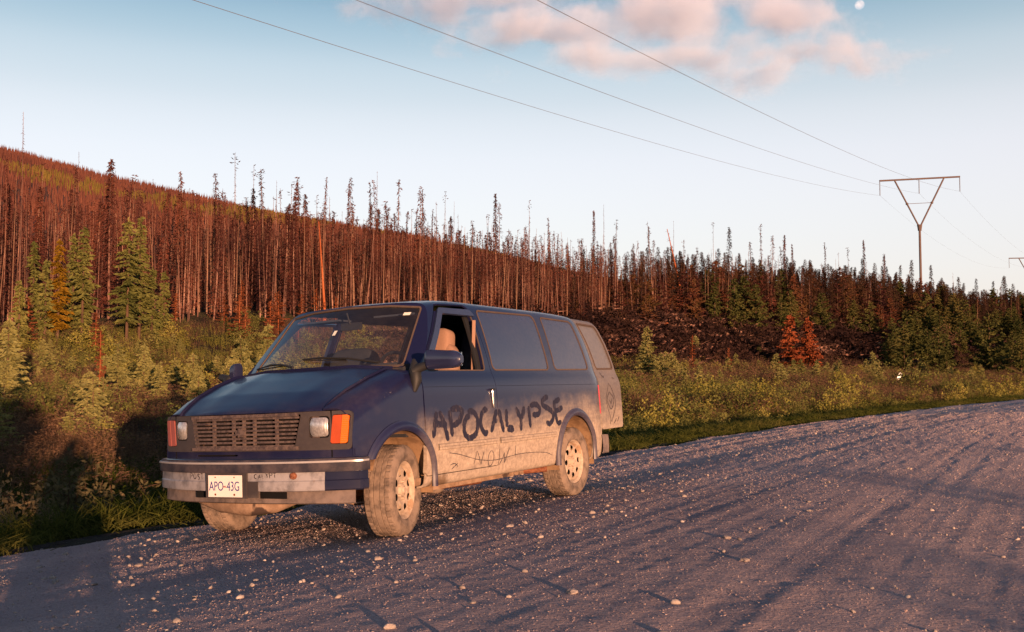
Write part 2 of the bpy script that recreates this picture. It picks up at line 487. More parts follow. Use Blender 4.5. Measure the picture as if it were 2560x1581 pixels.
# ------------------------------------------------------------------ the van
def van_dust(m, colour, clean_rough=0.28, amount=1.0, coat=0.22, base_film=0.008, spec=0.32):
    """paint or plastic with road dust that thickens towards the sill and behind the front wheels"""
    p = m.coord('Object')
    x, y, z = m.sep(p)
    n1 = m.noise(p, 3.2, 5, 0.6)
    st = m.noise(m.scale(p, (1.2, 1.2, 9.0)), 3.0, 4, 0.65)
    n3 = m.noise(p, 30, 4, 0.7)
    back = m.math('MULTIPLY', x, -0.055)                                   # more of it towards the rear
    front = m.math('MULTIPLY', m.step(x, -0.16, 0.10), -0.40)               # little on the front wing
    line = m.math('ADD', m.math('ADD', m.math('ADD', back, front), 0.80), m.math('MULTIPLY', m.math('SUBTRACT', n1, 0.5), 0.30))
    d = m.math('SUBTRACT', line, z)
    mask = m.step(d, -0.11, 0.23)
    fan_v = m.n('ShaderNodeCombineXYZ')
    zz_ = m.math('SUBTRACT', z, 0.33); xx_ = m.math('SUBTRACT', 0.02, x)
    m.put(fan_v.inputs[0], m.math('MULTIPLY', m.math('ARCTAN2', zz_, xx_), 7.0)); m.put(fan_v.inputs[1], m.math('MULTIPLY', xx_, 1.1))
    fan = m.noise(fan_v.outputs[0], 1.6, 4, 0.7)
    st = m.math('ADD', m.math('MULTIPLY', st, 0.5), m.math('MULTIPLY', fan, 0.5))
    mask = m.math('MULTIPLY', mask, m.math('ADD', m.math('ADD', 0.46, m.math('MULTIPLY', m.step(z, 0.90, 0.50), 0.50)), m.math('MULTIPLY', m.math('SUBTRACT', st, 0.46), 1.7)), True)
    film = m.math('ADD', base_film, m.math('MULTIPLY', m.step(x, -1.2, -3.4), 0.065))
    film = m.math('ADD', film, m.math('MULTIPLY', m.step(x, 0.0, 0.35), m.math('MULTIPLY', m.step(n1, 0.36, 0.70), 0.035)))
    film = m.math('MULTIPLY', film, m.math('ADD', 0.45, m.math('ADD', m.math('MULTIPLY', n1, 0.8), m.math('MULTIPLY', n3, 0.25))))
    mask = m.math('MULTIPLY', m.math('MAXIMUM', mask, film), amount, True)
    dust = m.ramp(n3, [(0.3, (0.20, 0.160, 0.130)), (0.6, (0.31, 0.252, 0.200)), (0.8, (0.39, 0.325, 0.265))])
    wet = m.step(m.math('ADD', m.math('ADD', z, m.math('MULTIPLY', n1, 0.30)), m.math('MULTIPLY', m.step(m.math('ABSOLUTE', m.math('ADD', x, 0.40)), 0.05, 0.36), 0.30)), 0.56, 0.50)
    dust = m.mix(wet, dust, (0.11, 0.075, 0.05))
    a = m.principled(colour, clean_rough, spec, 0.0, coat=coat, coat_rough=0.06, link=False)
    b = m.principled(dust, 0.9, 0.1, link=False, normal=m.bump(n3, 0.25, 0.01))
    s = m.n('ShaderNodeMixShader')
    m.put(s.inputs[0], mask); m.t.links.new(a, s.inputs[1]); m.t.links.new(b, s.inputs[2])
    return m.surf(s.outputs[0])
PAINT = van_dust(NT('navy_paint'), (0.0050, 0.0065, 0.031))
FLARE = van_dust(NT('wheel_arch_paint'), (0.009, 0.012, 0.042), 0.42, 0.20, 0.12, 0.04)
BUMPER = van_dust(NT('bumper_paint'), (0.007, 0.009, 0.028), 0.3, 0.12, 0.5, 0.04)
MOULD = van_dust(NT('dusty_moulding'), (0.03, 0.03, 0.05), 0.5, 1.0, 0.0, 0.75)
CLEAN = simple('wiped_paint', (0.012, 0.014, 0.035), 0.45, 0.3, 0, 0.3, 20)
def thin_paint():
    m = NT('finger_marks')
    f = m.noise(m.coord('Object'), 40, 4, 0.7)
    m.principled(m.ramp(f, [(0.35, (0.03, 0.027, 0.04)), (0.62, (0.07, 0.058, 0.055)), (0.72, (0.30, 0.23, 0.18))]), 0.7, 0.2)
    return m.mat
MARKS = thin_paint()
BRUSHED = None
def brush_paint():
    m = NT('brushed_letters')
    p = m.coord('Object')
    f = m.noise(m.scale(p, (1, 1, 0.25)), 45, 4, 0.75)
    m.principled(m.ramp(f, [(0.30, (0.010, 0.011, 0.026)), (0.56, (0.014, 0.013, 0.026)), (0.74, (0.11, 0.085, 0.08))]), 0.6, 0.25)
    return m.mat
BRUSHED = brush_paint()
PLASTIC = van_dust(NT('dusty_dark_plastic'), (0.020, 0.017, 0.021), 0.55, 0.40, 0.0, 0.14)
GLASSD = van_dust(NT('dusty_side_glass'), (0.016, 0.027, 0.068), 0.16, 1.0, 0.0, 0.035, 0.5)
RUBBER = simple('black_rubber', (0.012, 0.012, 0.013), 0.6, 0.3)
BLACK = simple('black_void', (0.006, 0.006, 0.007), 0.9, 0.1)
SEAL = simple('dusty_window_seal', (0.075, 0.054, 0.045), 0.85, 0.1, 0, 0.3, 30)
CHROME = simple('chrome', (0.75, 0.73, 0.70), 0.18, 0.5, 1.0, 0.08)
BRIGHT = simple('worn_bright_trim', (0.34, 0.32, 0.32), 0.38, 0.5, 0.35, 0.15)
HANDLE = simple('handle_chrome', (0.55, 0.53, 0.52), 0.22, 0.5, 1.0, 0.1)
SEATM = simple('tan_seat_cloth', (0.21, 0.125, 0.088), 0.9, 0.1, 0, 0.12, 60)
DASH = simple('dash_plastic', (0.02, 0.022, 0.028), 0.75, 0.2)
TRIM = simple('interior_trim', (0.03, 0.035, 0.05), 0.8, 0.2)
def dusty(name, base, dust, lo, hi, scale=12, rough=0.85, spec=0.15, dark=None):
    m = NT(name)
    p = m.coord('Object')
    f = m.noise(p, scale, 5, 0.65)
    c = m.mix(m.step(f, lo, hi), base, dust)
    if dark:
        c = m.mix(m.step(m.noise(p, scale * 0.35, 4, 0.6), 0.60, 0.66), c, dark)
    m.principled(c, rough, spec, normal=m.bump(m.noise(p, 70, 3), 0.15, 0.004))
    return m.mat
TYRE = dusty('dusty_tyre', (0.070, 0.055, 0.047), (0.175, 0.132, 0.104), 0.30, 0.62, 11)
RIM = dusty('dusty_steel_rim', (0.25, 0.19, 0.142), (0.35, 0.275, 0.21), 0.3, 0.6, 20, 0.6, 0.3, (0.25, 0.165, 0.105))
LINER = dusty('muddy_arch_liner', (0.16, 0.10, 0.06), (0.25, 0.16, 0.095), 0.35, 0.6, 10, 0.95, 0.05, (0.10, 0.065, 0.045))
UNDER = dusty('dusty_underbody', (0.15, 0.10, 0.07), (0.25, 0.17, 0.12), 0.35, 0.65, 10, 0.9, 0.1, (0.05, 0.035, 0.03))
MUDDY = dusty('muddy_valance', (0.065, 0.054, 0.054), (0.14, 0.112, 0.104), 0.3, 0.65, 8, 0.85, 0.15)
GRILLEM = dusty('muddy_grille', (0.038, 0.030, 0.033), (0.090, 0.068, 0.064), 0.35, 0.65, 25, 0.8, 0.15)
RADIATOR = dusty('radiator_fins', (0.012, 0.010, 0.010), (0.13, 0.07, 0.035), 0.55, 0.7, 16, 0.9, 0.1)
RUSTY = dusty('rusty_steel', (0.10, 0.035, 0.02), (0.20, 0.085, 0.05), 0.35, 0.65, 40, 0.9, 0.1)
SILVER = dusty('silver_tape', (0.11, 0.107, 0.118), (0.22, 0.212, 0.228), 0.3, 0.6, 9, 0.36, 0.5, (0.17, 0.12, 0.095))
STRIP = dusty('bumper_rubber', (0.018, 0.018, 0.028), (0.058, 0.048, 0.054), 0.3, 0.7, 9, 0.7, 0.2)
def amber_mat():
    m = NT('amber_lens')
    x, y, z = m.sep(m.coord('Object'))
    rib = m.math('SINE', m.math('MULTIPLY', z, 500.0))
    m.principled((0.48, 0.11, 0.008), 0.25, 0.6, coat=0.3, normal=m.bump(rib, 0.25, 0.002))
    return m.mat
AMBER = amber_mat()
AMBER2 = simple('amber_reflector', (0.30, 0.045, 0.008), 0.3, 0.6)
REDL = simple('red_lens', (0.40, 0.03, 0.045), 0.35, 0.5)
REDD = simple('dull_red_marker', (0.22, 0.06, 0.05), 0.5, 0.4)
def lens_mat():
    m = NT('headlamp_glass')
    x, y, z = m.sep(m.coord('Object'))
    rib = m.math('SINE', m.math('MULTIPLY', y, 420.0))
    f = m.noise(m.coord('Object'), 60, 3)
    m.principled(m.ramp(f, [(0.3, (0.30, 0.285, 0.28)), (0.65, (0.50, 0.48, 0.47))]), 0.27, 0.8, 0.62, normal=m.bump(rib, 0.12, 0.002), coat=0.5)
    return m.mat
LENS = lens_mat()
def clear_glass(name, film):
    m = NT(name)
    ge = m.n('ShaderNodeNewGeometry'); dp = m.n('ShaderNodeVectorMath'); dp.operation = 'DOT_PRODUCT'
    m.put(dp.inputs[0], ge.outputs['Normal']); m.put(dp.inputs[1], ge.outputs['Incoming'])
    cs_ = m.math('SUBTRACT', 1.0, m.math('ABSOLUTE', dp.outputs['Value']), True)
    frv = m.math('ADD', 0.045, m.math('MULTIPLY', m.math('POWER', cs_, 5.0), 0.95))
    tr = m.n('ShaderNodeBsdfTransparent'); tr.inputs[0].default_value = (0.90, 0.94, 0.95, 1)
    gl = m.n('ShaderNodeBsdfGlossy'); gl.inputs['Roughness'].default_value = 0.02
    df = m.n('ShaderNodeBsdfDiffuse'); df.inputs[0].default_value = (0.34, 0.29, 0.25, 1)
    p = m.coord('Object')
    f = m.math('MULTIPLY', m.noise(p, 7, 5, 0.7), film)
    a = m.n('ShaderNodeMixShader'); m.put(a.inputs[0], f)
    m.t.links.new(tr.outputs[0], a.inputs[1]); m.t.links.new(df.outputs[0], a.inputs[2])
    b = m.n('ShaderNodeMixShader'); m.put(b.inputs[0], m.math('MULTIPLY', frv, 1.4, True))
    m.t.links.new(a.outputs[0], b.inputs[1]); m.t.links.new(gl.outputs[0], b.inputs[2])
    return m.surf(b.outputs[0])
WINDSH = clear_glass('windscreen_glass', 0.06)
CLEAR = clear_glass('window_glass', 0.05)

VAN = empty('van')
VR = Matrix(((-0.48967800485816976, 0.8709678268122583, -0.04037940336427044), (-0.8703229653424107, -0.48547884640782546, 0.08275400708195327), (0.052472731544252776, 0.07566593915665888, 0.9957516146589096)))
VT = Vector((-1.5421873531746118, 7.590725760901823, -1.64762967147278))
CR = Matrix.Rotation(R_(3.0), 3, 'X')
vm = (CR @ VR)
VAN.rotation_mode = 'QUATERNION'
VAN.rotation_quaternion = vm.to_quaternion()
VAN.location = CR @ VT + Vector((0, 0, HC))
tag(VAN, 'dusty dark blue van parked at the road edge with APOCALYPSE brushed into its dirt', 'van')

# --- shape of the body: x forward from the front axle, y to the left, z up
_sec = np.array([(.86, .315), (.925, .335), (.945, .42), (.957, .55), (.958, .68), (.956, .80), (.951, .94), (.945, 1.05), (.925, 1.13), (.90, 1.19), (.862, 1.33), (.805, 1.50), (.742, 1.66), (.70, 1.735), (.655, 1.775), (.575, 1.797), (.40, 1.812), (0.0, 1.822)])
def catmull(P, n=24):
    P = np.asarray(P, float); Q = np.vstack([2 * P[0] - P[1], P, 2 * P[-1] - P[-2]])
    out = []
    for i in range(1, len(Q) - 2):
        t = np.linspace(0, 1, n, endpoint=False)[:, None]
        a, b, c, d = Q[i - 1], Q[i], Q[i + 1], Q[i + 2]
        out.append(0.5 * (2 * b + (c - a) * t + (2 * a - 5 * b + 4 * c - d) * t ** 2 + (3 * b - a - 3 * c + d) * t ** 3))
    return np.vstack(out + [P[-1:]])
SEC = catmull(_sec)
_arc = np.concatenate([[0], np.cumsum(np.linalg.norm(np.diff(SEC, axis=0), axis=1))]); _arc /= _arc[-1]
_mono = np.maximum.accumulate(SEC[:, 1] + np.arange(len(SEC)) * 1e-9)
def wfac(x):
    x = np.asarray(x, float)
    return 1 - 0.075 * np.clip(x / 0.6, 0, 1.3) ** 2 - 0.035 * np.clip((-3.20 - x) / 0.22, 0, 1.5) ** 2.2
def dzr(x):
    x = np.asarray(x, float)
    return -0.050 * np.clip((x + 1.25) / 0.65, 0, 1.4) ** 2 - 0.020 * np.clip((-2.6 - x) / 0.8, 0, 1.2) ** 2
def side_y(x, z):
    """half width of the body at x, height z"""
    k = dzr(x)
    zb = np.where(z > 1.5, (z + k * 5) / (1 + k / 0.3), z)
    return np.interp(zb, _mono, SEC[:, 0]) * wfac(x)
def cabin(u, v):
    y = np.interp(v, _arc, SEC[:, 0]); z = np.interp(v, _arc, SEC[:, 1])
    z = z + dzr(u) * np.clip((z - 1.5) / 0.3, 0, None)
    return np.stack([u, y * wfac(u), z], -1)
def WS(y, z): return -0.07 - 0.92 * (z - 1.241) - 0.164 * (y / 0.744) ** 2
def xfront(y): return 0.70 - 0.125 * (np.abs(y) / 0.88) ** 2.5
def ztop(x): return np.interp(x, [-0.35, -0.03, 0.2, 0.447, 0.60, 0.64, 0.72], [1.215, 1.205, 1.135, 1.037, 0.955, 0.928, 0.86])
def zmid(x): return np.interp(x, [-0.2, 0.0, 0.2, 0.45, 0.60, 0.66, 0.69, 0.72], [1.243, 1.232, 1.16, 1.062, 0.985, 0.950, 0.928, 0.90])
_fs = np.array([0, .05, .12, .22, .34, .48, .60, .70, .78, .85, .91, .96, 1.0])
def fender(u, v):
    zt = ztop(u)
    z5 = np.minimum(0.80, zt - 0.24)
    ys = [.86, .925, .945, .957, .957, .955, .951, .942, .922, .890, .850, .80, .752]
    zs = [.315 + 0 * u, .335 + 0 * u, .42 + 0 * u, .54 + 0 * u, .62 + 0 * u, z5 - .06, z5 + .02, zt - .145, zt - .080, zt - .040, zt - .018, zt - .006, zt]
    Z = np.stack(zs, -1); out_y = np.interp(v, _fs, ys)
    k = np.clip(np.searchsorted(_fs, v, side='right') - 1, 0, len(_fs) - 2)
    t = (v - _fs[k]) / (_fs[k + 1] - _fs[k])
    r = np.arange(len(np.atleast_1d(u)))
    z = Z[r, k] * (1 - t) + Z[r, k + 1] * t
    return np.stack([u, out_y * wfac(u), z], -1)

def sd_poly(pts):
    P = np.asarray(pts, float)
    def f(x, z):
        x = np.asarray(x, float); z = np.asarray(z, float)
        d = np.full(x.shape, 1e9); s = np.ones(x.shape)
        n = len(P)
        for i in range(n):
            a = P[i]; b = P[i - 1]
            ex, ez = b - a
            wx, wz = x - a[0], z - a[1]
            t = np.clip((wx * ex + wz * ez) / (ex * ex + ez * ez), 0, 1)
            d = np.minimum(d, np.hypot(wx - ex * t, wz - ez * t))
            c1 = z >= a[1]; c2 = z < b[1]; c3 = ex * wz > ez * wx
            flip = (c1 & c2 & c3) | (~c1 & ~c2 & ~c3)
            s = np.where(flip, -s, s)
        return s * d
    return f
def inset(pts, r):
    P = np.asarray(pts, float); n = len(P)
    area = 0.5 * sum(P[i - 1][0] * P[i][1] - P[i][0] * P[i - 1][1] for i in range(n))
    sg = 1 if area > 0 else -1
    out = []
    for i in range(n):
        a, b, c = P[i - 1], P[i], P[(i + 1) % n]
        d1 = (b - a) / np.linalg.norm(b - a); d2 = (c - b) / np.linalg.norm(c - b)
        n1 = sg * np.array([-d1[1], d1[0]]); n2 = sg * np.array([-d2[1], d2[0]])
        bis = n1 + n2; bis /= np.linalg.norm(bis)
        out.append(b + bis * r / max(0.3, bis @ n1))
    return np.array(out)
def sd_round(pts, r):
    f = sd_poly(inset(pts, r))
    return lambda x, z: f(x, z) - r

def clip_panel(fm, us, vs, keeps):
    """the part of a parametric sheet where every keep function is positive: polygons with points in space"""
    U, V = np.meshgrid(us, vs, indexing='ij')
    P = fm(U.ravel(), V.ravel())
    nv = len(vs)
    i = (np.arange(len(us) - 1)[:, None] * nv + np.arange(nv - 1)[None, :]).ravel()
    Q = np.stack([i, i + nv, i + nv + 1, i + 1], -1)
    G = [k(P) for k in keeps]
    allp = np.ones(len(Q), bool); drop = np.zeros(len(Q), bool)
    for g in G:
        gq = g[Q]
        allp &= (gq > 0).all(1); drop |= (gq <= 0).all(1)
    polys = [P[q] for q in Q[allp & ~drop]]
    mixed = [P[q] for q in Q[~allp & ~drop]]
    for k in keeps:
        if not mixed: break
        lens = [len(q) for q in mixed]
        g = k(np.concatenate(mixed))
        out = []; o = 0
        for q, n in zip(mixed, lens):
            gg = g[o:o + n]; o += n
            if (gg > 0).all(): out.append(q); continue
            if (gg <= 0).all(): continue
            r = []
            for a in range(n):
                b = (a + 1) % n
                if gg[a] > 0: r.append(q[a])
                if (gg[a] > 0) != (gg[b] > 0):
                    t = gg[a] / (gg[a] - gg[b])
                    r.append(q[a] + t * (q[b] - q[a]))
            if len(r) >= 3: out.append(np.array(r))
        mixed = out
    return polys + mixed
def panel(name, fm, us, vs, keeps, mat, parent=VAN, thick=0.014, mirror=False, off=0.0, flip=False, back=False):
    polys = clip_panel(fm, us, vs, keeps)
    idx = {}; V = []; F = []
    for q in polys:
        f = []
        for p in q:
            key = (round(p[0] * 2e4), round(p[1] * 2e4), round(p[2] * 2e4))
            j = idx.get(key)
            if j is None: j = len(V); idx[key] = j; V.append(p)
            if not f or (f[-1] != j): f.append(j)
        if len(f) > 2 and f[0] == f[-1]: f.pop()
        if len(f) >= 3 and len(set(f)) == len(f): F.append(f[::-1] if flip else f)
    V = np.array(V)
    N = np.zeros_like(V)
    for f in F:
        a = V[f]
        n = np.zeros(3)
        for k in range(1, len(f) - 1): n += np.cross(a[k] - a[0], a[k + 1] - a[0])
        for j in f: N[j] += n
    N /= np.linalg.norm(N, axis=1)[:, None] + 1e-12
    if off: V = V + N * off
    nv = len(V); nf = len(F)
    edges = {}
    for f in F:
        for a, b in zip(f, f[1:] + f[:1]):
            if (b, a) in edges: del edges[(b, a)]
            else: edges[(a, b)] = 1
    V2 = [V]; F2 = list(F)
    if thick:
        o = nv
        for a, b in edges:
            V2.append(np.array([V[a], V[b], V[b] - N[b] * thick, V[a] - N[a] * thick]))
            F2.append((o + 1, o, o + 3, o + 2)); o += 4
        if back:
            V2.append(V - N * thick)
            F2 += [[j + o for j in f[::-1]] for f in F]
    V2 = np.vstack(V2)
    if mirror:
        V2 = V2 * np.array([1, -1, 1]); F2 = [tuple(f[::-1]) for f in F2]
    me = bpy.data.meshes.new(name)
    me.from_pydata(V2.tolist(), [], [tuple(int(j) for j in f) for f in F2])
    me.polygons.foreach_set('use_smooth', [k < nf for k in range(len(F2))])
    me.materials.append(mat); me.update()
    return mesh_ob(name, me, parent)
X_, Y_, Z_ = (lambda P: P[:, 0]), (lambda P: P[:, 1]), (lambda P: P[:, 2])
ARCH_F = (0.075, 0.40, 0.365); ARCH_R = (-2.775, 0.395, 0.380)
def sd_arch(A, x, z): return np.hypot(x - A[0], np.maximum(z - A[1], 0)) - A[2]
DOOR = [(-.207, .405), (-.207, 1.165), (-.300, 1.262), (-.735, 1.700), (-.790, 1.742), (-1.240, 1.757), (-1.278, 1.68), (-1.283, 1.09), (-1.283, .405)]
DOORWIN = [(-.285, 1.192), (-1.188, 1.197), (-1.250, 1.682), (-.775, 1.672)]
WIN1 = [(-1.375, 1.722), (-2.425, 1.735), (-2.358, 1.203), (-1.320, 1.196)]
WIN2 = [(-2.560, 1.722), (-3.225, 1.712), (-3.238, 1.212), (-2.478, 1.205)]
sd_door = sd_round(DOOR, 0.02); sd_dw = sd_round(DOORWIN, 0.035); sd_w1 = sd_round(WIN1, 0.05); sd_w2 = sd_round(WIN2, 0.05)
def xend(z): return np.interp(z, [0.3, 1.1, 1.5, 1.77, 1.9], [-3.42, -3.42, -3.385, -3.33, -3.28])
us = np.concatenate([np.arange(-0.10, -3.46, -0.024)]); vs_side = np.linspace(0, 0.72, 62)
ARC_TOP = 0.70
keep_rear = lambda P: X_(P) - xend(Z_(P))
keep_ws = lambda P: WS(Y_(P), Z_(P)) - X_(P) - 0.0
keep_front = lambda P: np.where(Z_(P) < 1.10, -0.2045 - X_(P), np.where(Z_(P) < 1.2, -0.10 - X_(P), 1.0))
for mir in (False, True):
    k0 = [keep_rear, keep_ws, lambda P: -0.2045 - X_(P) + np.where(Z_(P) > 1.14, 0.4, 0), lambda P: sd_arch(ARCH_R, X_(P), Z_(P))]
    side = panel('quarter_panel' if mir else 'quarter_panel', cabin, us, vs_side, k0 + [lambda P: sd_door(X_(P), Z_(P)) - 0.003, lambda P: sd_w1(X_(P), Z_(P)), lambda P: sd_w2(X_(P), Z_(P))], PAINT, mirror=mir)
    door = panel('front_door', cabin, np.arange(-0.19, -1.30, -0.02), np.linspace(0.02, 0.66, 60), [lambda P: -sd_door(X_(P), Z_(P)) - 0.003, lambda P: sd_dw(X_(P), Z_(P))], PAINT, mirror=mir, thick=0.03)
    gm = CLEAR if mir else GLASSD
    for nm, sdw, ur in (('side_window', sd_w1, (-1.28, -2.47)), ('side_window', sd_w2, (-2.43, -3.30))):
        uu = np.arange(ur[0], ur[1], -0.03)
        w = panel(nm, cabin, uu, np.linspace(0.36, 0.72, 26), [lambda P, q=sdw: -q(X_(P), Z_(P)) - 0.002], gm, mirror=mir, thick=0.004, off=-0.004)
        sl = panel('window_seal', cabin, np.arange(ur[0], ur[1], -0.012), np.linspace(0.36, 0.72, 60), [lambda P, q=sdw: 0.004 - q(X_(P), Z_(P)), lambda P, q=sdw: q(X_(P), Z_(P)) + 0.009], SEAL, parent=w, mirror=mir, thick=0.006, off=0.003)
    if mir:
        panel('door_glass', cabin, np.arange(-0.25, -1.29, -0.04), np.linspace(0.36, 0.70, 20), [lambda P: -sd_dw(X_(P), Z_(P)) + 0.004], CLEAR, parent=door, mirror=True, thick=0.004, off=-0.012)
    else:
        panel('window_seal', cabin, np.arange(-0.25, -1.29, -0.012), np.linspace(0.36, 0.70, 60), [lambda P: 0.006 - sd_dw(X_(P), Z_(P)), lambda P: sd_dw(X_(P), Z_(P)) + 0.003, lambda P: np.maximum(1.225 - Z_(P), -1.08 - X_(P))], SEAL, parent=door, thick=0.008, off=0.002)
        panel('rain_visor', cabin, np.arange(-0.25, -1.29, -0.016), np.linspace(0.36, 0.70, 50), [lambda P: sd_dw(X_(P), Z_(P)) + 0.030, lambda P: 0.026 - sd_dw(X_(P), Z_(P)), lambda P: np.maximum(Z_(P) - 1.655, -0.0 + (X_(P) + 0.79 + (Z_(P) - 1.655) * 0.0) + (1.655 - Z_(P)) * -0.985), lambda P: Z_(P) - 1.30], GLASSD, parent=door, thick=0.020, off=0.022)
        # channel of the lowered window
        panel('window_channel', cabin, np.arange(-1.10, -1.26, -0.01), np.linspace(0.36, 0.70, 40), [lambda P: -sd_dw(X_(P), Z_(P)) - 0.004, lambda P: (-1.125 - 0.128 * (Z_(P) - 1.2)) - X_(P)], RUBBER, parent=door, thick=0.02, off=-0.03)
    fd = panel('fender', fender, np.arange(0.72, -0.36, -0.02), np.linspace(0, 1, 56), [lambda P: xfront(Y_(P)) - X_(P), lambda P: np.where(Z_(P) < 1.155, X_(P) + 0.2015, X_(P) + 0.33), lambda P: sd_arch(ARCH_F, X_(P), Z_(P)), lambda P: np.where(X_(P) > 0.30, Z_(P) - 0.60, 1.0)], PAINT, mirror=mir)
    # arch flares and liners
    for A, nm in ((ARCH_F, 0), (ARCH_R, 1)):
        def flare(u, v, A=A):
            a = np.interp(u, [0, .14, .86, 1], [0, 0, np.pi, np.pi]); 
            drop = np.interp(u, [0, .14, .86, 1], [0.075, 0, 0, 0.075])
            r = A[2] - 0.010 + v * 0.072
            x = A[0] + np.cos(a) * r; z = A[1] + np.sin(a) * r - drop
            y = side_y(x, np.clip(z, .45, 1.0)) + 0.024 * np.sin(np.clip(v * 1.15, 0, 1) * np.pi) ** 0.7 + 0.004
            return np.stack([x, y, z], -1)
        panel('wheel_arch', flare, np.linspace(0, 1, 60), np.linspace(0, 1, 9), [lambda P: np.where(X_(P) > 0.30, Z_(P) - 0.575, 1.0)], FLARE, mirror=mir, thick=0.012, flip=False)
        def liner(u, v, A=A):
            a = np.interp(u, [0, .12, .88, 1], [0, 0, np.pi, np.pi]); drop = np.interp(u, [0, .12, .88, 1], [0.12, 0, 0, 0.12])
            r = A[2] + 0.004
            return np.stack([A[0] + np.cos(a) * r, 0.945 - v * 0.50, A[1] + np.sin(a) * r - drop], -1)
        ln = panel('arch_liner', liner, np.linspace(0, 1, 40), np.linspace(0, 1, 6), [lambda P: np.where(X_(P) > 0.30, Z_(P) - 0.50, 1.0)], LINER, mirror=mir, thick=0, flip=True)
        def inner(u, v, A=A):
            a = u * np.pi; r = v * (A[2] + 0.01)
            return np.stack([A[0] + np.cos(a) * r, 0.45 + 0 * u, A[1] - 0.12 + np.sin(a) * r + 0.12 * v * np.sin(a)], -1)
        panel('liner_wall', inner, np.linspace(0, 1, 20), np.linspace(0, 1, 4), [], LINER, parent=ln, mirror=mir, thick=0)
roof = panel('roof', cabin, us, np.linspace(0.72, 1.0, 26), [keep_rear, keep_ws], PAINT, thick=0)
bpy.data.objects.remove(roof)
def roof_map(u, v):
    t = 1 - np.abs(v)
    P = cabin(u, 0.72 + 0.28 * t)
    P[:, 1] *= np.sign(v + 1e-9)
    return P
panel('roof', roof_map, us, np.linspace(1, -1, 49), [keep_rear, keep_ws], PAINT, thick=0.012)
# hood, split from the wings by a gap
def cowl_x(y): return -0.005 - 0.105 * (y / 0.75) ** 2
def hood(u, v):
    x0 = cowl_x(v); x1 = xfront(v) - 0.006
    x = x0 + u * (x1 - x0)
    zc = zmid(x + (0.70 - xfront(v)) * u); zt = ztop(np.clip(x, -0.35, 0.64) )
    k = (np.abs(v) / 0.75) ** 2.4
    z = zc * (1 - k) + np.minimum(zt, zc) * k
    z = z + 0.006 * np.exp(-((np.abs(v) - 0.42) / 0.10) ** 2) * np.clip((1 - u) * 3, 0, 1)
    z = z - 0.012 * np.clip((u - 0.975) / 0.025, 0, 1) ** 2
    return np.stack([x, v * wfac(x), z], -1)
panel('hood', hood, np.concatenate([np.linspace(0, 0.95, 30), np.linspace(0.96, 1, 6)]), np.linspace(-0.744, 0.744, 41), [], PAINT, thick=0.02, flip=True)
def cowl(u, v):
    x1 = cowl_x(v) - 0.004; x0 = WS(v, 1.236) + 0.004
    x = x0 + u * (x1 - x0)
    return np.stack([x, v, 1.226 - 0.016 * u - 0.02 * (v / .8) ** 2 * u], -1)
cw = panel('cowl', cowl, np.linspace(0, 1, 4), np.linspace(-0.80, 0.80, 25), [], PLASTIC, thick=0.02, flip=True)
# windscreen and the painted pillars either side of it
WSP = [(-.752, 1.232), (.752, 1.232), (.664, 1.708), (.40, 1.735), (0, 1.743), (-.40, 1.735), (-.664, 1.708)]
sd_ws0 = sd_poly(inset(WSP, 0.03)); sd_ws = lambda y, z: sd_ws0(y, z) - 0.03
def wsmap(u, v): return np.stack([WS(u, v), u, v], -1)
panel('windscreen', wsmap, np.linspace(-0.78, 0.78, 40), np.linspace(1.215, 1.76, 20), [lambda P: -sd_ws(Y_(P), Z_(P)) - 0.001], WINDSH, thick=0.004, off=-0.003)
panel('windscreen_seal', wsmap, np.linspace(-0.79, 0.79, 130), np.linspace(1.21, 1.77, 60), [lambda P: sd_ws(Y_(P), Z_(P)) + 0.006, lambda P: 0.006 - sd_ws(Y_(P), Z_(P))], SEAL, thick=0.008, off=0.004)
panel('windscreen_frame', wsmap, np.linspace(-0.96, 0.96, 100), np.linspace(1.18, 1.81, 40), [lambda P: sd_ws(Y_(P), Z_(P)) - 0.0, lambda P: side_y(X_(P), Z_(P)) - np.abs(Y_(P)), lambda P: Z_(P) - 1.20], PAINT, thick=0.012)
# front panel round grille and lamps
def face(u, v): return np.stack([xfront(u) + 0.0 - 0.10 * np.clip(v - 0.75, 0, 1) ** 1.2 * 0.4, u, v], -1)
FASC = [(-.885, .655), (.885, .655), (.892, .918), (-.892, .918)]
sd_f = sd_round(FASC, 0.03)
GRIL = [(-.468, .668), (.468, .668), (.520, .902), (-.520, .902)]
sd_g = sd_poly(GRIL)
HLP = [(.583, .738), (.733, .738), (.733, .884), (.583, .884)]
sd_h = sd_round(HLP, 0.02)
TSP = [(.735, .694), (.860, .694), (.880, .893), (.758, .893)]
sd_t = sd_round(TSP, 0.012)
bez = panel('grille_surround', face, np.linspace(-0.9, 0.9, 150), np.linspace(0.64, 0.93, 30), [lambda P: -sd_f(Y_(P), Z_(P)), lambda P: sd_g(Y_(P), Z_(P)), lambda P: sd_h(np.abs(Y_(P)), Z_(P)), lambda P: sd_t(np.abs(Y_(P)), Z_(P))], PLASTIC, thick=0.03)
panel('nose_panel', lambda u, v: np.stack([xfront(u) - 0.004, u, v], -1), np.linspace(-0.9, 0.9, 60), np.linspace(0.585, 0.66, 6), [lambda P: np.maximum(np.abs(Y_(P) + 0.25) - 0.225, 0.008 - (0.032 - np.abs(Z_(P) - 0.625) ) + 0.016)], PAINT, thick=0.012)
mb = MB(); mb.box((0.60, 0, 0.74), (0.03, 1.5, 0.36)); mb.box((0.50, 0, 0.62), (0.05, 1.70, 0.12)); mb.build('radiator_panel', BLACK, VAN)
mb = MB()
for k in range(14): mb.box((0.622, 0, 0.685 + k * 0.016), (0.006, 0.92, 0.005))
mb.build('radiator', RADIATOR, VAN)
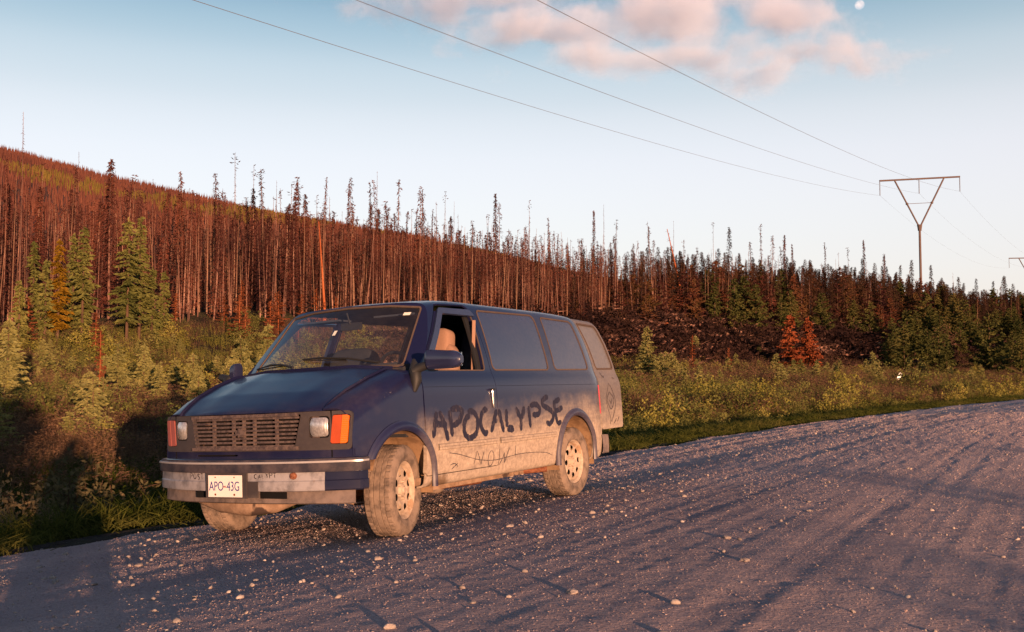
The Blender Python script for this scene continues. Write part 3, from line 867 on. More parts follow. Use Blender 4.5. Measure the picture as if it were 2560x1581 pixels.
gr = empty('grille', (0, 0, 0), VAN)
for k in range(8):
    z = 0.690 + k * 0.0275; hw = 0.468 + (z - 0.668) / 0.234 * 0.052
    mb = MB()
    yy = np.linspace(-hw, hw, 13)
    for a, b in zip(yy[:-1], yy[1:]):
        xa, xb = xfront(a), xfront(b)
        mb.add([(xa + .006, a, z - .0075), (xb + .006, b, z - .0075), (xb + .006, b, z + .0065), (xa + .006, a, z + .0065), (xa - .03, a, z - .004), (xb - .03, b, z - .004), (xb - .03, b, z + .004), (xa - .03, a, z + .004)], [(0, 1, 2, 3), (3, 2, 6, 7), (0, 4, 5, 1), (4, 7, 6, 5)])
    mb.build('grille_slat', GRILLEM, gr)
for y in (-0.30, -0.10, 0.0, 0.10, 0.30):
    mb = MB(); mb.box((xfront(y) - 0.030, y, 0.785), (0.03, 0.008, 0.235)); mb.build('grille_rib', GRILLEM, gr)
mb = MB()
mb.box((0.712, 0.005, 0.787), (0.014, 0.088, 0.030)); mb.box((0.713, 0.005, 0.787), (0.014, 0.036, 0.062))
mb.build('grille_emblem', GRILLEM, gr)
for s in (0.674, 0.902):
    mb = MB()
    yy = np.linspace(-0.5, 0.5, 13)
    for a, b in zip(yy[:-1], yy[1:]):
        mb.box(((xfront(a) + xfront(b)) / 2 + 0.002, (a + b) / 2, s), (0.03, b - a, 0.022))
    mb.build('grille_frame', GRILLEM, gr)
for sgn in (1, -1):
    hl = empty('headlight', (0, 0, 0), VAN)
    def lens(u, v, s=1):
        y = 0.658 + u * 0.068; z = 0.811 + v * 0.066
        return np.stack([xfront(y) - 0.012 + 0.034 * (1 - np.clip(np.abs(u) ** 2.2 + np.abs(v) ** 2.2, 0, 1.8) * 0.55), y, z], -1)
    sdl = sd_round([(.592, .747), (.724, .747), (.724, .875), (.592, .875)], 0.025)
    panel('lens', lens, np.linspace(-1, 1, 17), np.linspace(-1, 1, 17), [lambda P: -sdl(Y_(P), Z_(P))], LENS, parent=hl, mirror=sgn < 0, thick=0.03)
    panel('bezel', lambda u, v: np.stack([xfront(u) - 0.028, u, v], -1), np.linspace(0.57, 0.75, 4), np.linspace(0.73, 0.90, 4), [], GRILLEM, parent=hl, mirror=sgn < 0, thick=0.01)
    ts = empty('turn_signal', (0, 0, 0), VAN)
    sdt2 = sd_round([(.739, .698), (.857, .698), (.876, .889), (.762, .889)], 0.012)
    panel('lens', lambda u, v: np.stack([xfront(u) + 0.004, u, v], -1), np.linspace(0.73, 0.89, 18), np.linspace(0.69, 0.90, 12), [lambda P: -sdt2(Y_(P), Z_(P)), lambda P: 0.815 + (Z_(P) - 0.79) * 0.11 - Y_(P)], AMBER2 if sgn > 0 else REDD, parent=ts, mirror=sgn < 0, thick=0.02)
    panel('corner_lens', lambda u, v: np.stack([xfront(u) + 0.006, u, v], -1), np.linspace(0.73, 0.89, 18), np.linspace(0.69, 0.90, 12), [lambda P: -sdt2(Y_(P), Z_(P)), lambda P: Y_(P) - 0.818 - (Z_(P) - 0.79) * 0.11], AMBER if sgn > 0 else REDD, parent=ts, mirror=sgn < 0, thick=0.02)
# bumper: rubber strip with bright line, silver-taped band on most of its width, valance below
def bx(y): return 0.80 - 0.23 * np.minimum(1.2, np.abs(y) / 0.95) ** 2.6
def wrap(t):
    """t in [-1, 1] along the bumper: y, x with the ends turned back along the wings"""
    y = np.clip(t, -0.88, 0.88) / 0.88 * 0.955
    back = np.clip(np.abs(t) - 0.88, 0, 1) * 0.75
    return bx(y) - back, y
bp = empty('front_bumper', (0, 0, 0), VAN)
def bsheet(name, prof, t0, t1, mat, n=70, parent=bp):
    mb = MB(); V = []
    T = np.linspace(t0, t1, n)
    for t in T:
        x, y = wrap(np.array(t))
        nx = 1.0 - 0.75 * (abs(t) > 0.86); ny = np.sign(t) * 0.8 * np.clip((abs(t) - 0.7) / 0.2, 0, 1)
        for z, o in prof: V.append((float(x) + o * nx, float(y) + o * ny, z))
    k = len(prof)
    F = [(i * k + j, (i + 1) * k + j, (i + 1) * k + j + 1, i * k + j + 1) for i in range(n - 1) for j in range(k - 1)]
    F += [tuple(range(k)), tuple((n - 1) * k + j for j in range(k - 1, -1, -1))]
    mb.add(V, F)
    return mb.build(name, mat, parent, smooth=True, angle=30)
bsheet('bumper_bar', [(.385, -.08), (.385, -.012), (.395, .0), (.452, .0), (.458, -.008), (.515, -.008), (.515, .004), (.596, .004), (.606, -.01), (.606, -.12)], -0.98, 0.985, BUMPER)
bsheet('rubber_strip', [(.512, .0), (.514, .016), (.522, .020), (.574, .020), (.580, .014), (.601, .008), (.604, -.03)], -0.984, 0.987, STRIP)
bsheet('bright_line', [(.576, .012), (.575, .0250), (.5875, .0250), (.589, .010)], -0.983, 0.970, BRIGHT)
bsheet('silver_tape', [(.388, .0005), (.396, .0045), (.406, .0045), (.450, .0045), (.458, -.004), (.466, -.0045), (.512, -.0045), (.512, -.006)], -0.968, 0.675, SILVER)
bsheet('edge_line', [(.513, .0), (.5125, .006), (.5165, .006), (.517, .0)], 0.675, 0.90, CHROME, 20)
mb = MB()
V = []
for i, t in enumerate(np.linspace(-1, 1, 40)):
    y = t * 0.90; x = 0.715 - 0.15 * abs(t) ** 2.6
    for z, o in ((.392, -.03), (.39, 0), (.30, 0.004), (.292, -.01), (.292, -.12)): V.append((x + o, y, z))
F = [(i * 5 + j, (i + 1) * 5 + j, (i + 1) * 5 + j + 1, i * 5 + j + 1) for i in range(39) for j in range(4)]
mb.add(V, F)
mb.build('valance', MUDDY, VAN, smooth=True, angle=30)
for y0, y1 in ((0.20, 0.43), (-0.42, -0.24)):
    mb = MB(); mb.box((0.722, (y0 + y1) / 2, 0.355), (0.012, y1 - y0, 0.045)); mb.build('valance_slot', BLACK, VAN)
mb = MB(); mb.lathe([(0.0, .012), (.020, .010), (.024, 0), (.024, -.03)], 12, 'x', (bx(0.52) + 0.004, 0.52, 0.490)); mb.build('rust_spot', RUSTY, bp)
mb = MB(); mb.box((0.806, -0.042, 0.427), (0.016, 0.385, 0.176)); mb.box((0.800, 0.19, 0.40), (0.012, 0.11, 0.11)); mb.build('plate_holder', PLASTIC, VAN)
pl = empty('license_plate', (0, 0, 0), VAN)
PLW = simple('plate_white', (0.58, 0.55, 0.52), 0.5, 0.4, 0, 0.06, 30)
PLB = simple('plate_blue', (0.025, 0.03, 0.16), 0.5, 0.3)
mb = MB(); mb.box((0.818, -0.045, 0.424), (0.004, 0.318, 0.150)); mb.build('plate', PLW, pl)
def letters(name, text, size, loc, rotm, mat, parent, extrude=0.0006, shear=0.0, sx=1.0):
    cu = bpy.data.curves.new(name, 'FONT'); cu.body = text; cu.size = size; cu.extrude = extrude; cu.align_x = 'CENTER'; cu.align_y = 'CENTER'; cu.shear = shear
    tmp = bpy.data.objects.new('tmp', cu); COL.objects.link(tmp)
    bpy.context.view_layer.update()
    me = bpy.data.meshes.new_from_object(tmp.evaluated_get(bpy.context.evaluated_depsgraph_get()))
    bpy.data.objects.remove(tmp); bpy.data.curves.remove(cu)
    me.transform(Matrix.Diagonal((sx, 1, 1, 1))); me.transform(rotm.to_4x4()); me.transform(Matrix.Translation(loc))
    me.materials.clear(); me.materials.append(mat)
    return mesh_ob(name, me, parent)
FRONT = Matrix(((0, 0, 1), (1, 0, 0), (0, 1, 0)))       # text facing +x, reading along +y
letters('lettering', 'APO', 0.092, (0.8205, -0.126, 0.421), FRONT, PLB, pl, sx=0.76)
letters('lettering', '43G', 0.092, (0.8205, 0.034, 0.421), FRONT, PLB, pl, sx=0.76)
mb = MB()
mb.box((0.8207, -0.046, 0.421), (0.001, 0.022, 0.012)); mb.box((0.8207, -0.060, 0.417), (0.001, 0.008, 0.006)); mb.box((0.8207, -0.032, 0.417), (0.001, 0.008, 0.006))
mb.build('plate_emblem', simple('plate_emblem', (0.25, 0.12, 0.12), 0.6), pl)
for y in (-0.135, 0.045):
    for z in (0.366, 0.485):
        mb = MB(); mb.lathe([(0, .004), (.008 if z < .4 else .005, .003), (.008 if z < .4 else .005, 0)], 8, 'x', (0.820, y, z)); mb.build('plate_bolt', RUSTY, pl)
INK = simple('marker_ink', (0.012, 0.011, 0.016), 0.7, 0.2)
# --- what is brushed and scratched into the dirt of the left side
STROKES = {
'A': [[(-0.361, 0.876), (-0.342, 0.817), (-0.323, 0.756), (-0.298, 0.671)], [(-0.399, 0.878), (-0.429, 0.83), (-0.459, 0.771), (-0.504, 0.646)], [(-0.337, 0.784), (-0.498, 0.775)]],
'P': [[(-0.54, 0.881), (-0.552, 0.788), (-0.564, 0.672)], [(-0.560, 0.885), (-0.65, 0.893), (-0.719, 0.876), (-0.703, 0.825), (-0.645, 0.779), (-0.565, 0.761)]],
'O': [[(-0.836, 0.826), (-0.784, 0.817), (-0.749, 0.78), (-0.736, 0.716), (-0.766, 0.672), (-0.819, 0.655), (-0.899, 0.676), (-0.94, 0.729), (-0.945, 0.795), (-0.911, 0.845), (-0.85, 0.866), (-0.797, 0.854)]],
'C': [[(-1.113, 0.867), (-1.063, 0.868), (-1.012, 0.831), (-0.991, 0.771), (-1.009, 0.715), (-1.055, 0.679), (-1.105, 0.693)]],
'A2': [[(-1.262, 0.868), (-1.219, 0.796), (-1.148, 0.68)], [(-1.298, 0.868), (-1.32, 0.78), (-1.361, 0.669)], [(-1.212, 0.776), (-1.270, 0.773)], [(-1.294, 0.772), (-1.331, 0.768)]],
'L': [[(-1.424, 0.866), (-1.418, 0.788), (-1.423, 0.707)], [(-1.418, 0.693), (-1.549, 0.687)], [(-1.431, 0.707), (-1.532, 0.705)]],
'Y': [[(-1.595, 0.876), (-1.627, 0.822), (-1.666, 0.767), (-1.658, 0.67)], [(-1.744, 0.878), (-1.707, 0.813), (-1.666, 0.767)]],
'P2': [[(-1.823, 0.882), (-1.827, 0.785), (-1.835, 0.682)], [(-1.846, 0.882), (-1.964, 0.891), (-2.032, 0.846), (-1.989, 0.804), (-1.878, 0.802)]],
'S': [[(-2.212, 0.954), (-2.15, 0.945), (-2.09, 0.918), (-2.096, 0.881), (-2.188, 0.851), (-2.281, 0.807), (-2.276, 0.75), (-2.209, 0.709), (-2.129, 0.731)]],
'E': [[(-2.317, 0.92), (-2.332, 0.824), (-2.368, 0.687)], [(-2.330, 0.905), (-2.45, 0.93)], [(-2.338, 0.818), (-2.50, 0.851)], [(-2.366, 0.699), (-2.457, 0.721)]]}
SCRATCH = {
'N': [[(-0.916, 0.541), (-0.897, 0.49), (-0.877, 0.435)], [(-0.925, 0.545), (-0.953, 0.497), (-0.985, 0.43)], [(-1.028, 0.533), (-1.003, 0.483), (-0.988, 0.426)]],
'O': [[(-1.149, 0.537), (-1.11, 0.509), (-1.099, 0.454), (-1.128, 0.407), (-1.171, 0.431), (-1.19, 0.492), (-1.155, 0.539)]],
'W': [[(-1.285, 0.539), (-1.28, 0.474), (-1.268, 0.404)], [(-1.363, 0.503), (-1.33, 0.454), (-1.275, 0.40)], [(-1.363, 0.503), (-1.365, 0.457), (-1.365, 0.411)], [(-1.448, 0.543), (-1.401, 0.472), (-1.367, 0.411)]],
'mark': [[(-1.553, 0.549), (-1.552, 0.496), (-1.551, 0.444)], [(-1.532, 0.413), (-1.545, 0.398)]],
'line': [[(-0.513, 0.557), (-0.639, 0.54), (-0.778, 0.509), (-0.933, 0.477), (-1.093, 0.458), (-1.261, 0.453), (-1.495, 0.468), (-1.679, 0.475), (-1.933, 0.468), (-2.131, 0.452), (-2.252, 0.422)]],
'smear': [[(-0.531, 0.464), (-0.599, 0.469), (-0.647, 0.439)], [(-0.55, 0.43), (-0.64, 0.47)]]}
def smooth_line(p, step=0.012):
    p = np.array(p, float)
    if len(p) > 2: p = catmull(p, 10)
    L = np.concatenate([[0], np.cumsum(np.linalg.norm(np.diff(p, axis=0), axis=1))])
    t = np.arange(0, L[-1], step)
    return np.stack([np.interp(t, L, p[:, 0]), np.interp(t, L, p[:, 1])], -1)
def stroke_mesh(mb, pts, w, surf, taper=True, jit=0.10, lift=0.0016):
    q = smooth_line(pts)
    if len(q) < 2: return
    d = np.gradient(q, axis=0); d /= np.linalg.norm(d, axis=1)[:, None] + 1e-9
    nrm = np.stack([-d[:, 1], d[:, 0]], -1)
    n = len(q)
    wl = w * (1 + jit * rng.normal(0, 1, n)); wr = w * (1 + jit * rng.normal(0, 1, n))
    k = np.arange(n)
    if taper:
        e = np.minimum(1, 0.45 + np.minimum(k, (n - 1 - k) * 1.0) * 0.25); wl *= e; wr *= e
    V = []
    for i in range(n):
        for s_ in (-wr[i], 0.0, wl[i]):
            a = q[i] + nrm[i] * s_
            V.append(surf(a[0], a[1], lift))
    F = []
    for i in range(n - 1):
        for j in (0, 1): F.append((i * 3 + j, (i + 1) * 3 + j, (i + 1) * 3 + j + 1, i * 3 + j + 1))
    mb.add(V, F)
def side_surf(x, z, lift): return (x, float(side_y(np.array(x), np.array(z))) + lift, z)
GLYPH = {'P': [[(0, 0), (.03, 1)], [(.03, 1), (.5, .93), (.55, .68), (.38, .5), (.02, .47)]], 'O': [[(.3, 1), (.05, .75), (.04, .3), (.28, 0), (.52, .25), (.53, .75), (.3, 1)]],
 'S': [[(.52, .85), (.25, 1), (.06, .8), (.2, .58), (.42, .42), (.5, .2), (.28, 0), (.02, .12)]], 'T': [[(.3, 0), (.28, .96)], [(0, .95), (.6, 1)]], 'C': [[(.55, .85), (.3, 1), (.06, .7), (.06, .3), (.3, 0), (.54, .1)]],
 'A': [[(0, 0), (.26, 1)], [(.26, 1), (.55, 0)], [(.1, .38), (.46, .36)]], 'L': [[(.05, 1), (.06, .03)], [(.06, .03), (.5, 0)]], 'Y': [[(0, 1), (.27, .5), (.26, 0)], [(.54, 1), (.27, .5)]]}
def bumper_surf(y, z, lift): return (float(bx(np.array(y))) - 0.0035 + lift, y, z)
def hand_word(word, y0, y1, z, h, slope=0.0):
    st_ = (y1 - y0) / len(word)
    for n_, ch in enumerate(word):
        mb = MB(); dy, dz = rng.normal(0, 0.002), rng.normal(0, 0.0025); hh = h * rng.uniform(0.88, 1.1)
        for i_, ln in enumerate(GLYPH[ch]):
            stroke_mesh(mb, [(y0 + st_ * n_ + dy + a_ * st_ * 1.25, z + slope * n_ + dz + b_ * hh) for a_, b_ in ln], 0.0040, bumper_surf, jit=0.3, lift=0.0008 + 0.0003 * i_)
        mb.build('lettering', INK, bp)
hand_word('POST', -0.44, -0.272, 0.468, 0.040, 0.001)
hand_word('CALYPT', 0.205, 0.40, 0.474, 0.034, 0.0012)
lt = empty('dirt_lettering', (0, 0, 0), VAN)
lift = 0.0016
for key, ss in STROKES.items():
    mb = MB()
    for i_, s_ in enumerate(ss): stroke_mesh(mb, s_, 0.0255, side_surf, lift=0.0016 + 0.0004 * i_)
    mb.build('letter', BRUSHED, lt)
for key, ss in SCRATCH.items():
    mb = MB()
    for i_, s_ in enumerate(ss): stroke_mesh(mb, s_, 0.0042 if key != 'line' else 0.003, side_surf, jit=0.25, lift=0.0016 + 0.0004 * i_)
    mb.build('letter' if len(key) < 2 or key == 'mark' else 'scratch', MARKS, lt)
# proud rub strips and a flat dark line for the shade of the side crease
def rub(z0, z1, x0, x1, name, mat, prof):
    mb = MB(); V = []
    xs = np.arange(x0, x1, -0.04)
    for x in xs:
        for f, o in prof:
            z = z0 + (z1 - z0) * f
            V.append((x, float(side_y(np.array(x), np.array(z))) + o, z))
    k = len(prof)
    mb.add(V, [(i * k + j, (i + 1) * k + j, (i + 1) * k + j + 1, i * k + j + 1) for i in range(len(xs) - 1) for j in range(k - 1)])
    return mb.build(name, mat, VAN, smooth=True, angle=40)
for x0, x1 in ((-0.36, -1.278), (-1.292, -2.37)):
    rub(0.585, 0.632, x0, x1, 'side_moulding', MOULD, [(0, 0), (0.08, .012), (0.45, .013), (0.5, .009), (0.55, .013), (0.92, .012), (1, 0)])
CREASE_SHADE = simple('crease_shade', (0.006, 0.007, 0.018), 0.5, 0.3)  # near-black tone stands in for the shade under the fold
for x0, x1 in ((-0.215, -1.275), (-1.292, -3.30)):
    rub(1.062, 1.066, x0, x1, 'crease_shade', CREASE_SHADE, [(0, .0008), (1, .0008)])
# sill and underside
mb = MB()
mb.box((-1.30, 0, 0.36), (2.15, 1.74, 0.06)); mb.box((-1.35, 0.66, 0.30), (1.8, 0.10, 0.08)); mb.box((-1.35, -0.66, 0.30), (1.8, 0.10, 0.08))
mb.box((0.35, 0, 0.62), (0.5, 0.86, 0.5)); mb.box((-2.85, 0, 0.50), (1.05, 0.86, 0.12)); mb.box((0.0, 0, 0.40), (0.9, 0.84, 0.06))
mb.box((-3.35, 0, 0.50), (0.10, 1.6, 0.2))
mb.build('underbody', UNDER, VAN)
mb = MB()
mb.tube([(0.55, -0.55, 0.31), (0.60, -0.3, 0.275), (0.62, 0.0, 0.262), (0.60, 0.22, 0.28), (0.55, 0.36, 0.32)], [.045, .06, .07, .06, .045], 10)
mb.tube([(0.05, -0.75, 0.30), (0.10, 0, 0.26), (0.05, 0.75, 0.30)], 0.04, 8)
mb.tube([(0.30, 0.35, 0.33), (0.12, 0.55, 0.25), (0.02, 0.74, 0.27)], 0.028, 8)
mb.build('front_axle', UNDER, VAN, smooth=True, angle=40)
mb = MB()
mb.tube([(-2.82, -0.72, 0.32), (-2.82, 0.72, 0.32)], 0.045, 10); mb.lathe([(0, -.12), (.09, -.08), (.12, 0), (.09, .08), (0, .12)], 14, 'y', (-2.82, 0.1, .32))
mb.build('rear_axle', UNDER, VAN, smooth=True, angle=40)
mb = MB(); mb.tube([(-0.9, 0.40, 0.30), (-1.9, 0.45, 0.27), (-2.15, 0.70, 0.285), (-2.22, 0.90, 0.30)], [.03, .03, .028, .030], 10, cap=False); mb.tube([(-1.2, 0.42, 0.29), (-1.75, 0.44, 0.28)], 0.08, 12)
mb.build('exhaust_pipe', RUSTY, VAN, smooth=True, angle=40)
# rear end
def rear(u, v): return np.stack([xend(v) - 0.004 + 0 * u, u, v], -1)
panel('rear_frame', rear, np.linspace(-0.96, 0.96, 60), np.linspace(0.36, 1.80, 40), [lambda P: side_y(X_(P) + 0.01, Z_(P)) - np.abs(Y_(P)), lambda P: np.maximum(np.abs(Y_(P)) - (side_y(X_(P) + 0.01, Z_(P)) - 0.06), np.maximum(0.60 - Z_(P), Z_(P) - 1.73))], PAINT, thick=0.03, flip=True)
rd2 = panel('rear_door', rear, np.linspace(-0.96, 0.0, 40), np.linspace(0.58, 1.76, 40), [lambda P: side_y(X_(P) + 0.01, Z_(P)) - 0.05 + Y_(P), lambda P: -0.005 - Y_(P)], PAINT, thick=0.04, flip=True)
tl_pts = [(.765, 1.06)]
for sgn in (1, -1):
    mb = MB(); V = []
    zz = np.linspace(0.765, 1.055, 10)
    for z in zz:
        y = float(side_y(np.array(-3.40), np.array(z)))
        for dx, dy in ((-3.372, 0.006), (-3.405, 0.010), (-3.432, -0.006), (-3.435, -0.11)): V.append((dx, sgn * (y + dy - 0.004), z))
    F = [(i * 4 + j, i * 4 + j + 1, (i + 1) * 4 + j + 1, (i + 1) * 4 + j) for i in range(9) for j in range(3)]
    F += [(0, 1, 2, 3), (36, 37, 38, 39)]
    mb.add(V, [f[::-1] for f in F] if sgn < 0 else F)
    mb.build('tail_light', REDL, VAN, smooth=True, angle=30)
mb = MB()
V = []
for t in np.linspace(-1, 1, 30):
    y = np.clip(t, -0.86, 0.86) / 0.86 * 0.93; x = -3.56 + np.clip(abs(t) - 0.86, 0, 1) * 1.1
    sg = np.sign(t) if abs(t) > 0.86 else 0
    for z, o in ((.37, .03), (.36, 0), (.42, -.012), (.50, -.012), (.545, 0), (.55, .10)): V.append((x + o, y + sg * 0.004, z))
F = [(i * 6 + j, i * 6 + j + 1, (i + 1) * 6 + j + 1, (i + 1) * 6 + j) for i in range(29) for j in range(5)]
mb.add(V, F); mb.build('rear_bumper', MUDDY, VAN, smooth=True, angle=35)
# the left rear door stands open, folded straight back
DD_ = np.array([-0.745, -0.085]); DD_ /= np.linalg.norm(DD_)
def rdoor(u, v):
    y0 = side_y(np.full_like(v, -3.36), v) - 0.012
    x0 = xend(v) - 0.02
    return np.stack([x0 + DD_[0] * u, y0 + DD_[1] * u, v], -1)
DUSTDOOR = van_dust(NT('dusty_rear_door'), (0.05, 0.045, 0.055), 0.5, 1.0, 0.0, 0.24, 0.3)
DUSTGL = van_dust(NT('dusty_rear_glass'), (0.05, 0.05, 0.06), 0.4, 1.0, 0.0, 0.20, 0.4)
RW = [(0.075, 1.70), (0.66, 1.70), (0.665, 1.235), (0.075, 1.225)]
sd_rw = sd_round(RW, 0.04)
def uof(P): return (P[:, 0] - (xend(P[:, 2]) - 0.02)) / DD_[0]
RO = [(0.0, 1.765), (0.69, 1.765), (0.735, 1.70), (0.735, 0.60), (0.0, 0.60)]
sd_ro = sd_round(RO, 0.03)
rd = panel('rear_door', rdoor, np.linspace(-0.01, 0.75, 50), np.linspace(0.58, 1.78, 60), [lambda P: -sd_ro(uof(P), Z_(P)), lambda P: sd_rw(uof(P), Z_(P))], DUSTDOOR, thick=0.055, back=True)
rd['label'] = 'open rear door swung straight back, coated in pale dust with a scratched drawing'
panel('rear_window', rdoor, np.linspace(0.05, 0.70, 20), np.linspace(1.2, 1.72, 20), [lambda P: -sd_rw(uof(P), Z_(P)) + 0.003], DUSTGL, parent=rd, thick=0.006, off=-0.006)
panel('window_seal', rdoor, np.linspace(0.05, 0.70, 60), np.linspace(1.2, 1.73, 50), [lambda P: 0.012 - sd_rw(uof(P), Z_(P)), lambda P: sd_rw(uof(P), Z_(P)) + 0.006], SEAL, parent=rd, thick=0.008, off=0.006)
def door_surf(u, z, lift):
    p = rdoor(np.array([u]), np.array([z]))[0]
    return (p[0], p[1] + lift, p[2])
mb = MB()
EYE = [[(0.318, 1.073), (0.25, 1.0), (0.185, 0.90), (0.23, 0.80), (0.30, 0.70), (0.33, 0.66)], [(0.318, 1.073), (0.40, 1.01), (0.50, 0.90), (0.47, 0.80), (0.38, 0.72), (0.33, 0.66)], [(0.303, 0.985), (0.22, 0.895), (0.332, 0.80), (0.452, 0.902), (0.303, 0.985)], [(0.29, 0.90), (0.34, 0.86), (0.38, 0.92)], [(0.26, 0.64), (0.31, 0.72)], [(0.40, 0.645), (0.50, 0.70)], [(0.52, 0.66), (0.60, 0.72)], [(0.145, 1.189), (0.20, 1.135), (0.241, 1.16)], [(0.50, 1.135), (0.56, 1.12)]]
for i_, s_ in enumerate(EYE): stroke_mesh(mb, s_, 0.0055, door_surf, jit=0.3, lift=0.002 + 0.0003 * i_)
mb.build('scratched_drawing', MARKS, rd)

# --- wheels
def tyre_mesh():
    R, W = 0.328, 0.108
    prof = [(0.205, -.085), (0.212, -.098), (0.245, -.112), (0.285, -.114), (0.308, -.106), (0.320, -.094)]
    ribs = [-.092, -.056, -.022, .022, .056, .092]
    tread = []
    for a, b in zip(ribs[:-1], ribs[1:]):
        tread += [(R - .0095 if a > -.09 else .322, a + .0002), (R - 0.002 * abs(a / .09) ** 2, a + .0035), (R, (a + b) / 2), (R - 0.002 * abs(b / .09) ** 2, b - .0035), (R - .0095 if b < .09 else .322, b - .0002)]
    prof = prof + tread + [(0.320, .094), (0.308, .106), (0.285, .114), (0.262, .1145), (0.258, .1165), (0.245, .113), (0.212, .098), (0.205, .085)]
    n = 168
    nt0 = 6
    def mod(i, j):
        if 6 <= i < 6 + len(tread):
            rib = (i - 6) // 5
            k = (i - 6) % 5
            if k in (1, 2, 3):
                if rib in (0, 4) and j % 4 == 0: return -0.008
                if rib in (1, 3) and (j + 2 * k) % 6 == 0: return -0.006
        return 0
    mb = MB(); mb.lathe(prof, n, 'y', mod=mod)
    return mb.mesh('tyre', TYRE, True, 32)
def rim_mesh():
    mb = MB()
    # disc with eight round holes, dished; built as a clipped polar sheet
    def disc(u, v):
        r = v
        y = np.interp(r, [0, .045, .05, .075, .10, .145, .165, .178, .190, .205], [.082, .080, .058, .060, .070, .072, .055, .045, .072, .088])
        return np.stack([r * np.sin(u), y, r * np.cos(u)], -1)
    holes = [(0.130 * math.sin(k * math.pi / 4 + 0.2), 0.130 * math.cos(k * math.pi / 4 + 0.2)) for k in range(8)]
    def keep(P):
        d = np.full(len(P), 1.0)
        for hx, hz in holes: d = np.minimum(d, np.hypot(P[:, 0] - hx, P[:, 2] - hz) - 0.0255)
        return d
    polys = clip_panel(disc, np.linspace(0, 2 * np.pi, 121), np.concatenate([[0.001], np.linspace(.03, .17, 22), [.178, .184, .190, .198, .205]]), [keep])
    V = []; F = []
    for q in polys:
        F.append(tuple(range(len(V), len(V) + len(q)))); V += list(q)
    mb.add(V, F)
    mb.lathe([(.205, .088), (.216, .095), (.219, .089), (.212, .080), (.205, .060), (.196, -.08)], 64, 'y')
    mb.lathe([(.20, -.02), (.05, -.02)], 32, 'y', m=1)
    for k in range(5):
        a = k * 2 * math.pi / 5
        mb.lathe([(0, .080), (.009, .079), (.011, .074), (.011, .055)], 6, 'y', (0.063 * math.sin(a), 0, 0.063 * math.cos(a)))
    mb.lathe([(0, .094), (.022, .092), (.028, .084), (.030, .055)], 16, 'y')
    me = mb.mesh('rim', [RIM, BLACK], True, 35)
    return me
TY, RM = tyre_mesh(), rim_mesh()
for x, y, st in ((0, 1, 15), (0, -1, 14), (-2.825, 1, 0), (-2.825, -1, 0)):
    w = empty('wheel', (x, y * (0.795 if st else 0.798), 0.3235), VAN)
    w.rotation_euler = (0.0, random.uniform(0, 6), R_(st) + (0 if y > 0 else math.pi))
    w.rotation_mode = 'YXZ'
    w.rotation_euler = (0.0, random.uniform(0, 6), R_(st) + (0 if y > 0 else math.pi))
    mesh_ob('tyre', TY, w); mesh_ob('rim', RM, w)

# --- mirrors, wipers, handle, cabin
for sgn in (1, -1):
    mr = empty('wing_mirror', (0, 0, 0), VAN)
    mb = MB()
    V = []; 
    nu, nv_ = 20, 12
    for i in range(nu + 1):
        for j in range(nv_):
            a = 2 * math.pi * j / nv_
            t = i / nu
            ca, sa = math.cos(a), math.sin(a)
            px = math.copysign(abs(ca) ** 0.55, ca); pz = math.copysign(abs(sa) ** 0.55, sa)
            endr = (1 - max(0, (t - 0.72) / 0.28) ** 2.6 * 0.55) * (1 - max(0, (0.08 - t) / 0.08) ** 2 * 0.3)
            V.append((-0.145 + 0.055 * px * endr - 0.01, sgn * ((1.025 if sgn > 0 else 0.86) + (0.30 if sgn > 0 else 0.06) * t), 1.263 - 0.012 * t + (0.074 - 0.012 * t) * pz * endr))
    F = [(i * nv_ + j, i * nv_ + (j + 1) % nv_, (i + 1) * nv_ + (j + 1) % nv_, (i + 1) * nv_ + j) for i in range(nu) for j in range(nv_)]
    F += [tuple(range(nv_ - 1, -1, -1)), tuple(nu * nv_ + j for j in range(nv_))]
    mb.add(V, [f[::-1] for f in F] if sgn < 0 else F)
    mb.build('housing', simple('mirror_paint', (0.014, 0.017, 0.045), 0.16, 0.6, 0, 0.2), mr, smooth=True, angle=40)
    mb = MB()
    mb.tube([(-0.12, sgn * 0.93, 1.18), (-0.13, sgn * 0.97, 1.205), (-0.14, sgn * 1.04, 1.225)], [.045, .035, .03], 10)
    mb.tube([(-0.10, sgn * 0.935, 1.03), (-0.115, sgn * 0.945, 1.11), (-0.13, sgn * 0.93, 1.20), (-0.16, sgn * 0.90, 1.27)], [.018, .045, .045, .012], 10)
    mb.build('mirror_arm', RUBBER, mr, smooth=True, angle=40)
    mb = MB(); mb.box((-0.213, 1.17 if sgn > 0 else -0.89, 1.255), (0.006, 0.24 if sgn > 0 else 0.04, 0.10)); mb.build('mirror_glass', CHROME, mr)
def ws_pt(y, z, o=0.02): return (float(WS(np.array(y), np.array(z))) + o, y, z + o * 0.9)
